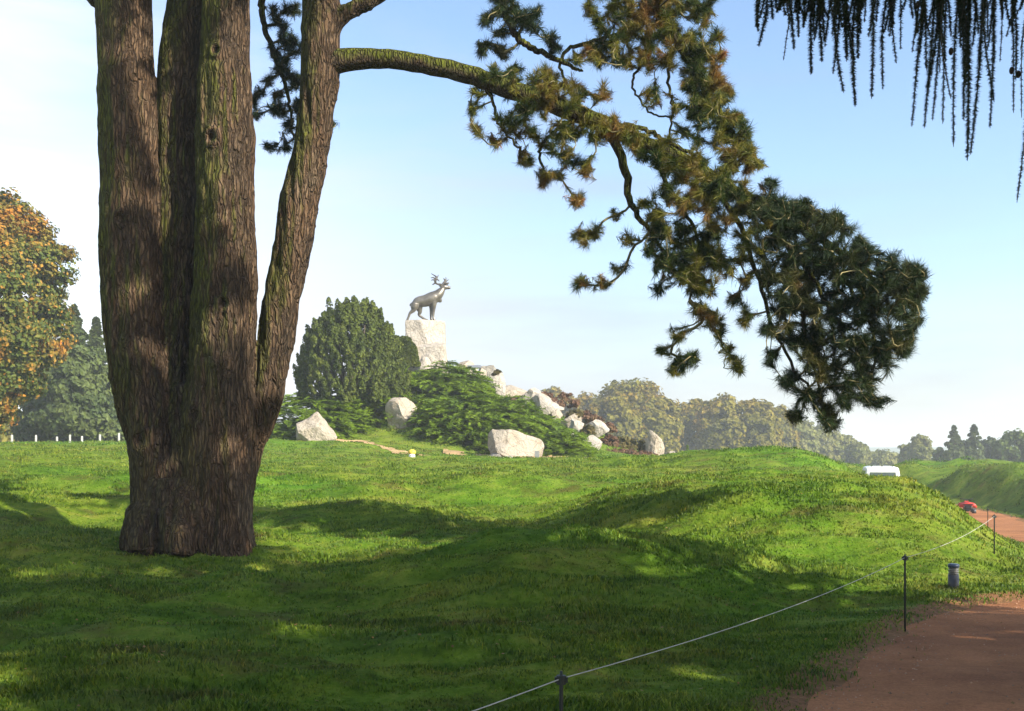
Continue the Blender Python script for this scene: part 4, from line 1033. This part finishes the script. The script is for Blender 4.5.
# ------------------------------------------------------------------ background trees
BG = 'autumn trees beyond the mound'
for px, Y, top, hw, sh, lab in ((556, 196, 389, 26, 'olive', 'hazy olive tree just right of the heather ridge'), (588, 190, 394, 26, 'olive', 'hazy olive tree left of the tallest rounded tree'), (633, 176, 378, 42, 'olive', 'tallest broad rounded tree beyond the mound'),
    (612, 168, 398, 30, 'olive', 'lower rounded tree in front of the tallest one'), (655, 172, 398, 28, 'olive', 'tree behind the pointed standing stone'), (695, 186, 401, 22, 'olive', 'rounded tree left of the broad clump'), (722, 176, 397, 28, 'olive', 'left tree of the broad pair in the middle distance'),
    (757, 176, 398, 24, 'olive', 'right tree of the broad pair in the middle distance'), (790, 205, 417, 27, 'palegreen', 'greyish tree behind the hanging pine tip'), (820, 214, 428, 26, 'palegreen', 'low greyish tree right of the pine tip'), (842, 224, 436, 18, 'palegreen', 'lower greyish tree near the end of the row'), (858, 200, 442, 11, 'palegreen', 'pale slender tree behind the white van'),
    (540, 205, 398, 20, 'olive', 'hazy tree mostly hidden by the ridge rocks'), (672, 200, 408, 16, 'olive', 'narrow tree in the gap between rounded trees'), (777, 200, 408, 18, 'olive', 'brownish tree above the lawn behind the bough tip')):
    tree('autumn_tree', px, Y, top, hw, M[sh], lab, group=BG, nclump=230, nleaf=60, leaf=0.52, clump=0.20, trunk_h=0.05, irr=0.12)
tree('autumn_tree', 6, 118, 405, 24, M['olive'], 'dull hedge tree seen beneath the orange maple crown', nclump=150, nleaf=60, leaf=0.45, clump=0.22, trunk_h=0.02)
tree('autumn_tree', -45, 112, 398, 30, M['palegreen'], 'pale hedge tree left of the orange maple', nclump=150, nleaf=60, leaf=0.45, clump=0.22, trunk_h=0.02)
BG2 = 'trees behind the right bank'
for px, Y, top, hw, sh, shp, lab in ((880, 215, 452, 20, 'palegreen', 'round', 'low hazy bush row tree behind the van roof'), (908, 190, 445, 8, 'palegreen', 'round', 'small pale tree left of the taller pale one'), (921, 185, 437, 10, 'palegreen', 'round', 'taller pale feathery tree behind the bank'),
    (940, 170, 450, 7, 'spruce', 'round', 'small dark bush left of the two conifers'), (954, 160, 426, 19, 'spruce', 'cone', 'left dark conifer of the pair behind the bank'), (974, 160, 425, 20, 'spruce', 'cone', 'right dark conifer of the pair behind the bank'),
    (963, 168, 440, 9, 'spruce', 'round', 'dark bush between the two conifers'), (991, 165, 440, 9, 'spruce', 'round', 'dark airy tree right of the conifers'), (1014, 160, 432, 22, 'leaf', 'round', 'broad green tree at the right edge'), (1042, 158, 438, 22, 'leaf', 'round', 'green tree cut by the right edge'), (898, 235, 455, 14, 'palegreen', 'round', 'far hazy bush left of the pale trees')):
    tree('far_tree', px, Y, top, hw, M[sh], lab, group=BG2, shape=shp, nclump=150, nleaf=50, leaf=0.42, clump=0.26, trunk_h=0.06, irr=0.22)

# ------------------------------------------------------------------ caribou statue
S_ = 72/F
def cp(zx, zy, y=0.0):   # statue drawing coordinates to local metres (x right, z up)
    px = 400+zx/6.466; py = 265+zy/6.466
    return np.array([(px-428)*S_, y, (320.2-py)*S_])
def chain(mb, rows, seg=12, n=14):
    P = curve([list(cp(a, b, y))+[r*S_/6.466] for a, b, y, r in rows], n); mb.tube(P[:, :3], P[:, 3], seg)
cm = MB()
chain(cm, [(82, 252, 0, 13), (100, 248, 0, 29), (130, 238, 0, 36), (165, 232, 0, 39), (200, 218, 0, 42), (228, 205, 0, 39), (246, 195, 0, 28)], 16, 24)
chain(cm, [(205, 215, 0, 40), (240, 195, 0, 35), (262, 172, 0, 27), (276, 152, 0, 19), (286, 142, 0, 16)], 14, 18)
chain(cm, [(240, 215, 0, 26), (258, 228, 0, 17), (264, 240, 0, 8)], 10, 8)              # chest mane
chain(cm, [(268, 145, 0, 16), (285, 140, 0, 18), (302, 142, 0, 14), (318, 143, 0, 11), (327, 144, 0, 8)], 12, 16)  # head
for s in (-1, 1): chain(cm, [(268, 138, s*0.11, 4), (258, 130, s*0.24, 5), (250, 128, s*0.30, 2)], 8, 6)         # ears
chain(cm, [(80, 250, 0, 8), (68, 258, 0, 6), (66, 270, 0, 3)], 8, 6)                         # tail
chain(cm, [(98, 255, -0.13, 28), (90, 282, -0.16, 23), (84, 298, -0.16, 15), (64, 316, -0.15, 9.5), (56, 338, -0.15, 8), (46, 362, -0.15, 7.5), (44, 372, -0.15, 9)], 12, 20)   # hind near, set back
chain(cm, [(120, 258, 0.15, 28), (126, 284, 0.17, 21), (130, 302, 0.17, 14), (124, 322, 0.17, 9.5), (142, 336, 0.17, 8), (162, 350, 0.17, 8), (180, 357, 0.17, 8)], 12, 20)     # hind far, forward
for s, dx in ((-1, 6), (1, -8)):
    chain(cm, [(212+dx, 232, s*0.14, 24), (212+dx, 262, s*0.16, 17), (211+dx, 288, s*0.16, 11.5), (209+dx, 312, s*0.16, 9), (209+dx, 338, s*0.16, 7.5), (214+dx, 354, s*0.16, 9), (222+dx, 357, s*0.16, 7)], 12, 18)
cme = fuse(cm, 0.028, 3)
sx = (428-CX)*72/F
cz = EYE+(HY-320.2)*72/F
car = empty('caribou_statue', (sx, 72, cz), 'bronze caribou with raised head and antlers standing on the tall white rocks', 'statue', rz=math.radians(8))
link('body', cme, M['bronze'], car)
for s in (-1, 1):
    a = MB(); y = s*0.10
    off = 0 if s < 0 else 48
    def ac(rows, n=10):
        P = curve([list(cp(p, q, s*(0.10+yy)))+[r*S_/6.466] for p, q, yy, r in rows], n); a.tube(P[:, :3], P[:, 3], 8)
    if s < 0:
        ac([(278, 130, 0, 6), (262, 126, .1, 6), (240, 128, .3, 6), (226, 120, .42, 7), (226, 100, .45, 9), (234, 88, .42, 7), (222, 76, .4, 4), (198, 62, .36, 2)], 18)
        ac([(228, 118, .42, 6), (215, 130, .45, 4), (205, 134, .45, 2)]); ac([(226, 108, .45, 6), (210, 104, .5, 4), (198, 108, .5, 2)]); ac([(226, 98, .45, 6), (212, 90, .5, 4), (196, 92, .5, 2)])
        ac([(234, 100, .42, 5), (246, 104, .4, 4), (250, 112, .38, 2)]); ac([(232, 90, .42, 5), (242, 80, .4, 3), (244, 70, .4, 2)])
        ac([(278, 130, 0, 5), (290, 122, .06, 4), (304, 122, .08, 5), (316, 116, .08, 2)])
    else:
        ac([(280, 130, 0, 6), (278, 118, .15, 6), (286, 106, .3, 7), (296, 94, .4, 8), (292, 84, .4, 5), (284, 76, .4, 2)], 16)
        ac([(296, 94, .4, 6), (302, 80, .42, 3), (300, 68, .42, 2)]); ac([(296, 98, .4, 6), (310, 90, .42, 3), (318, 82, .42, 2)]); ac([(290, 106, .35, 6), (306, 106, .4, 4), (320, 104, .4, 2)])
        ac([(280, 126, .05, 5), (296, 118, .12, 4), (312, 122, .12, 2)])
    a.build('antler', M['bronzedark'], car)

# small plaque-like dark slab among upper rocks
b = MB(); b.box((0, 0, 0.35), (0.9, 0.5, 0.06), np.array([[1, 0, 0], [0, 0.92, -0.39], [0, 0.39, 0.92]])); b.box((0, 0.05, 0.1), (0.12, 0.12, 0.5))
px_ = (474-CX)*69/F
tag(b.build('viewing_table', M['steel'], None, (px_, 69, EYE+(HY-372)*69/F), smooth=False), 'small grey slanted metal table among the upper rocks', 'table')

# ------------------------------------------------------------------ rope fence
posts = [(-1.55, 2.45), (0.225, 4.8), (3.78, 10.1), (7.35, 16.0), (11.6, 25.6)]
labs = ['thin dark iron rope post outside the bottom edge', 'thin dark rope post at the bottom centre', 'thin dark rope post on the path corner, left of the bollard', 'thin dark rope post at the sunny slope foot, right edge', 'far thin dark rope post in front of the sunny path']
tops = []
for (x, y), lab in zip(posts, labs):
    z = hz(x, y); top = {0: 0.68, 1: at(0, 671, 4.8)[2]}.get(posts.index((x, y)), None)
    h = 0.72 if top is None else top-z
    if posts.index((x, y)) == 2: h = at(0, 554, 10.1)[2]-z
    if posts.index((x, y)) == 3: h = at(0, 514, 16.0)[2]-z
    if posts.index((x, y)) == 4: h = at(0, 508, 25.6)[2]-z
    t = empty('rope_post', (x, y, z), lab, 'post', 'thin posts carrying the white rope')
    b = MB(); b.tube([(0, 0, -0.25), (0, 0, h-0.03), (0, 0, h)], [0.0095, 0.0095, 0.006], 10); b.build('pole', M['darkmetal'], t)
    b = MB(); b.tube([(0, 0, h-0.06), (0, 0, h-0.02)], 0.022, 10); b.box((0.0, 0.0, h-0.04), (0.06, 0.016, 0.025)); b.build('rope_clip', M['darkmetal'], t, smooth=False)
    tops.append(np.array([x, y, z+h-0.035]))
b = MB()
for p, q in zip(tops[:3], tops[1:4]):
    L = np.linalg.norm(q-p); u = np.linspace(0, 1, 40)[:, None]
    P = p+(q-p)*u; P[:, 2] -= 4*u[:, 0]*(1-u[:, 0])*L*0.010
    b.tube(P, 0.0027 if L < 8 else 0.0020, 6)
tag(b.build('rope', M['rope']), 'thin white rope strung between the dark posts along the path', 'rope')

# bollard light
bx, by = (953.5-CX)*12.6/F, 12.6; bz = hz(bx, by)
t = empty('bollard_light', (bx, by, bz), 'short charcoal bollard light in the grass at the path edge', 'bollard')
b = MB(); b.tube([(0, 0, -0.1), (0, 0, 0.165)], 0.062, 20); b.build('body', M['bollard'], t)
for k in range(4):
    b = MB(); zz = 0.172+k*0.021; b.tube([(0, 0, zz), (0, 0, zz+0.009)], [0.056, 0.064], 20); b.build('louvre', M['louvre'], t)
b = MB(); b.tube([(0, 0, 0.16), (0, 0, 0.26)], 0.046, 14); b.build('lens', M['lamp'], t)
b = MB(); b.tube([(0, 0, 0.252), (0, 0, 0.285), (0, 0, 0.294)], [0.066, 0.066, 0.052], 20); b.build('cap', M['blue'], t)

# small marker on the lawn (white with a yellow cap)
Y = 46.0; x = (412-CX)*Y/F; z = hz(x, Y)
t = empty('lawn_marker', (x, Y, z), 'small white marker with a yellow cap standing in the lawn', 'marker')
b = MB(); b.tube([(0, 0, -0.05), (0, 0, 0.10), (0, 0, 0.20)], [0.15, 0.14, 0.12], 14); b.build('base', M['white'], t)
b = MB(); b.ball((0, 0, 0.27), (0.17, 0.15, 0.13), 16, 10); b.build('cap', M['yellow'], t)
# floodlight at the boulder
Y = 54.5; x = (537-CX)*Y/F; z = hz(x, Y)
t = empty('floodlight', (x, Y, z), 'small grey floodlight box on soil right of the largest boulder', 'light')
b = MB(); b.box((0, 0, 0.26), (0.24, 0.18, 0.36)); b.build('housing', M['steel'], t, smooth=False)
b = MB(); b.box((0, 0.10, 0.27), (0.18, 0.03, 0.26)); b.build('lens', M['lamp'], t, smooth=False)
b = MB(); b.tube([(0, 0, -0.1), (0, 0, 0.1)], 0.03, 8); b.build('stake', M['bollard'], t)
# white round sign on a short stake
Y = 44.0; x = (914.5-CX)*Y/F; z = hz(x, Y); zt = EYE+(HY-481.5)*Y/F
t = empty('sign', (x, Y, z), 'small white round sign at the end of the left bank', 'sign')
b = MB(); b.tube([(0, 0, -0.2), (0, 0, zt-z)], 0.02, 8); b.build('stake', M['darkmetal'], t)
b = MB(); b.tube([(0, -0.035, zt-z), (0, -0.015, zt-z)], 0.06, 18); b.build('plate', M['white'], t, smooth=False)

# ------------------------------------------------------------------ quad bike
def wheel(par, name, loc, R_, wd, hub):
    w = MB(); rr = [R_*0.55, R_*0.9, R_, R_, R_*0.9, R_*0.55]; yy = [-wd/2, -wd/2, -wd*0.35, wd*0.35, wd/2, wd/2]
    w.tube([(y, 0, 0) for y in yy], rr, 20, cap=True)
    o = w.build('tyre', M['black'], par, loc)
    h = MB(); h.tube([(-wd/2-0.01, 0, 0), (wd/2+0.01, 0, 0)], R_*0.5, 14); h.build('rim', hub, o)
Y = 54.0; x = (967-CX)*Y/F; z = hz(x, Y)
q = empty('quad_bike', (x, Y, z), 'red quad bike parked on the path below the bank', 'quad bike', rz=math.radians(-19))
for sx_ in (-0.36, 0.36):
    for sy_ in (-0.55, 0.55): wheel(q, 'wheel', (sx_, sy_, 0.24), 0.25, 0.22, M['bollard'])
b = MB(); b.box((0, 0, 0.38), (0.36, 1.35, 0.16)); b.box((0, 0.1, 0.30), (0.30, 0.5, 0.2)); b.build('chassis', M['black'], q, smooth=False)
for sy_ in (-0.55, 0.55):
    b = MB(); P = [(sx_*0.5, 0, 0) for sx_ in (-1, 1)]
    b.tube([(-0.50, sy_, 0.46), (-0.40, sy_, 0.57), (0, sy_, 0.62), (0.40, sy_, 0.57), (0.50, sy_, 0.46)], [0.06, 0.12, 0.15, 0.12, 0.06], 12); b.build('mudguard', M['red'], q)
b = MB(); b.box((0, -0.12, 0.68), (0.30, 0.62, 0.14), None, (0.8, 0.85)); b.build('seat', M['black'], q, smooth=False)
b = MB(); b.box((0, 0.38, 0.70), (0.34, 0.36, 0.22), None, (0.7, 0.6)); b.build('tank', M['red'], q, smooth=False)
b = MB(); b.tube([(-0.38, 0.40, 0.94), (-0.15, 0.47, 0.90), (0.15, 0.47, 0.90), (0.38, 0.40, 0.94)], 0.022, 8); b.tube([(0, 0.62, 0.5), (0, 0.46, 0.9)], 0.025, 8); b.build('handlebar', M['black'], q)
b = MB(); b.box((0, -0.72, 0.66), (0.62, 0.30, 0.03)); b.box((0, -0.86, 0.55), (0.40, 0.03, 0.12)); b.build('rack', M['black'], q, smooth=False)
for s in (-1, 1):
    b = MB(); b.ball((s*0.2, -0.80, 0.52), (0.05, 0.03, 0.04), 10, 8); b.build('tail_light', M['lamp'], q)

q.scale = (0.82, 0.82, 0.86)
# ------------------------------------------------------------------ white van seen from behind over the bank
Y = 60.0; x = (879.5-CX)*Y/F; zt = EYE+(HY-466.3)*Y/F; z = zt-1.92
v = empty('van', (x, Y, hz(x, Y)), 'white van parked beyond the bank with only its upper windows showing', 'van', rz=math.radians(-15))
dz = z-hz(x, Y)
def prof(ws):   # half widths by height -> side ring
    return ws
b = MB()
secs = [(-2.2, 0.94), (-2.1, 1.0), (-1.2, 1.0), (0.9, 1.0), (1.25, 0.98), (2.1, 0.9), (2.3, 0.8)]
roof = [1.84, 1.92, 1.95, 1.93, 1.80, 1.02, 0.90]
rings = []
for (yy, k), rf in zip(secs, roof):
    bl = min(1.0, rf-0.05)
    rings.append([(-0.93*k, yy, 0.30), (-0.99*k, yy, 0.55), (-0.99*k, yy, bl), (-0.84*k, yy, max(bl+0.02, rf-0.07)), (-0.62*k, yy, rf), (0.62*k, yy, rf), (0.84*k, yy, max(bl+0.02, rf-0.07)), (0.99*k, yy, bl), (0.99*k, yy, 0.55), (0.93*k, yy, 0.30)])
V = np.array(rings)+np.array([0, 0, dz]); n, s = V.shape[:2]
i, j = np.meshgrid(np.arange(n-1), np.arange(s), indexing='ij')
b.add(V.reshape(-1, 3), np.stack([i*s+j, (i+1)*s+j, (i+1)*s+(j+1) % s, i*s+(j+1) % s], -1).reshape(-1, 4))
b.f.append(np.array([list(range(s))])); b.f.append(np.array([list(range((n-1)*s, n*s))[::-1]]))
b.build('body', M['white'], v, smooth=False)
b = MB(); b.add(np.array([(-0.74, -2.225, 1.10), (0.74, -2.225, 1.10), (0.66, -2.195, 1.72), (-0.66, -2.195, 1.72), (-0.74, -2.19, 1.10), (0.74, -2.19, 1.10), (0.66, -2.16, 1.72), (-0.66, -2.16, 1.72)])+np.array([0, 0, dz]), [[0, 1, 2, 3], [4, 7, 6, 5], [0, 4, 5, 1], [1, 5, 6, 2], [2, 6, 7, 3], [3, 7, 4, 0]])
b.build('rear_window', M['glass'], v, smooth=False)
for s_ in (-1, 1):
    for (y0, y1) in ((-1.95, -0.9), (-0.78, 0.1), (0.22, 1.1)):
        b = MB(); X0, X1 = 1.0*s_, 0.885*s_
        b.add(np.array([(X0, y0, 1.05), (X0, y1, 1.05), (X1, y1, 1.70), (X1, y0, 1.70), (X0*0.95, y0, 1.05), (X0*0.95, y1, 1.05), (X1*0.95, y1, 1.70), (X1*0.95, y0, 1.70)])+np.array([0, 0, dz]), [[0, 1, 2, 3], [4, 7, 6, 5], [0, 4, 5, 1], [1, 5, 6, 2], [2, 6, 7, 3], [3, 7, 4, 0]])
        b.build('side_window', M['glass'], v, smooth=False)
    for yy in (-1.45, 1.5): wheel(v, 'wheel', (s_*0.88, yy, dz+0.32), 0.33, 0.2, M['steel'])
    b = MB(); b.box((s_*0.90, -2.18, 0.9+dz), (0.12, 0.1, 0.34)); b.build('tail_light', M['red'], v, smooth=False)
for xx in (-0.55, 0.0, 0.55):
    b = MB(); b.box((xx, -1.7, 1.955+dz), (0.10, 0.10, 0.05)); b.build('roof_mount', M['bollard'], v, smooth=False)

# ------------------------------------------------------------------ haze
b = MB(); b.box((0, 0, 9.5), (3300, 3300, 31.0))
m, nt, N, L = new_mat('thin_air_haze')
pv = N.new('ShaderNodeVolumePrincipled'); pv.inputs['Color'].default_value = (0.86, 0.90, 0.97, 1); pv.inputs['Density'].default_value = 0.0009; pv.inputs['Anisotropy'].default_value = 0.0
o_ = N.new('ShaderNodeOutputMaterial'); L.new(pv.outputs[0], o_.inputs['Volume'])
zlow = -8
hzb = b.build('haze', m, smooth=False); tag(hzb, 'thin pale morning haze over the whole park', 'haze', kind='stuff')

# ------------------------------------------------------------------ sun, sky, camera
d = np.array([SUN_H[0]*math.cos(SUN_EL), SUN_H[1]*math.cos(SUN_EL), -math.sin(SUN_EL)])
sl = bpy.data.lights.new('sun', 'SUN'); sl.energy = 5.0; sl.angle = math.radians(0.55); sl.color = (1.0, 0.93, 0.80)
so = bpy.data.objects.new('sun', sl); col.objects.link(so); so.rotation_euler = Vector(d).to_track_quat('-Z', 'Y').to_euler(); so.location = (30, -40, 60)
w = bpy.data.worlds.new('World'); scene.world = w; w.use_nodes = True
nt = w.node_tree; nt.nodes.clear()
sky = nt.nodes.new('ShaderNodeTexSky'); sky.sky_type = 'NISHITA'; sky.sun_disc = False
sky.sun_elevation = SUN_EL; sky.sun_rotation = math.atan2(-SUN_H[0], -SUN_H[1]); sky.air_density = 1.0; sky.dust_density = 1.2; sky.ozone_density = 2.2
tc = nt.nodes.new('ShaderNodeTexCoord')
sepn = nt.nodes.new('ShaderNodeSeparateXYZ'); nt.links.new(tc.outputs['Generated'], sepn.inputs[0])
mp = nt.nodes.new('ShaderNodeMapping'); mp.inputs['Scale'].default_value = (1.2, 1.2, 7.5)
nt.links.new(tc.outputs['Generated'], mp.inputs['Vector'])
cn1 = nt.nodes.new('ShaderNodeTexNoise'); cn1.inputs['Scale'].default_value = 1.6; cn1.inputs['Detail'].default_value = 7; cn1.inputs['Roughness'].default_value = 0.55; cn1.inputs['Distortion'].default_value = 0.4
nt.links.new(mp.outputs[0], cn1.inputs['Vector'])
# thin cloud veil: thicker low down and towards the left, wispy edges
zc = sepn.outputs['Z']; xc = sepn.outputs['X']
cov = mathn(nt, 'SUBTRACT', 0.90, mathn(nt, 'MULTIPLY', zc, 2.2))
cov = mathn(nt, 'SUBTRACT', cov, mathn(nt, 'MULTIPLY', xc, 0.75))
cov = mathn(nt, 'ADD', cov, mathn(nt, 'MULTIPLY', mathn(nt, 'SUBTRACT', cn1.outputs['Fac'], 0.5), 1.25))
cf = nt.nodes.new('ShaderNodeMapRange'); cf.interpolation_type = 'SMOOTHSTEP'
cf.inputs['From Min'].default_value = 0.05; cf.inputs['From Max'].default_value = 1.05; cf.inputs['To Min'].default_value = 0.0; cf.inputs['To Max'].default_value = 0.92
nt.links.new(cov, cf.inputs['Value'])
cl = nt.nodes.new('ShaderNodeMapRange'); cl.inputs['From Min'].default_value = -0.40; cl.inputs['From Max'].default_value = 0.10
nt.links.new(xc, cl.inputs['Value'])
cloudc = mixc(nt, cl.outputs[0], (4.4, 4.45, 4.6), (1.85, 1.80, 2.12))
mixs = mixc(nt, cf.outputs[0], sky.outputs[0], cloudc)
bg = nt.nodes.new('ShaderNodeBackground'); bg.inputs['Strength'].default_value = 0.15
nt.links.new(mixs, bg.inputs['Color'])
wo = nt.nodes.new('ShaderNodeOutputWorld'); nt.links.new(bg.outputs[0], wo.inputs['Surface'])

cd = bpy.data.cameras.new('camera'); cam = bpy.data.objects.new('camera', cd); col.objects.link(cam)
cam.location = (0, 0, EYE); cam.rotation_euler = (math.pi/2, 0, 0)
cd.sensor_width = 36; cd.lens = 36*F/1024; cd.shift_y = (HY-355.5)/1024; cd.clip_end = 6000; cd.clip_start = 0.1
scene.camera = cam
vs = scene.view_settings; vs.view_transform = 'Standard'; vs.look = 'None'; vs.exposure = 1.0; vs.gamma = 1; vs.use_curve_mapping = False
scene.cycles.volume_bounces = 1
scene.cycles.max_bounces = 6; scene.cycles.transparent_max_bounces = 8
scene.cycles.use_denoising = True
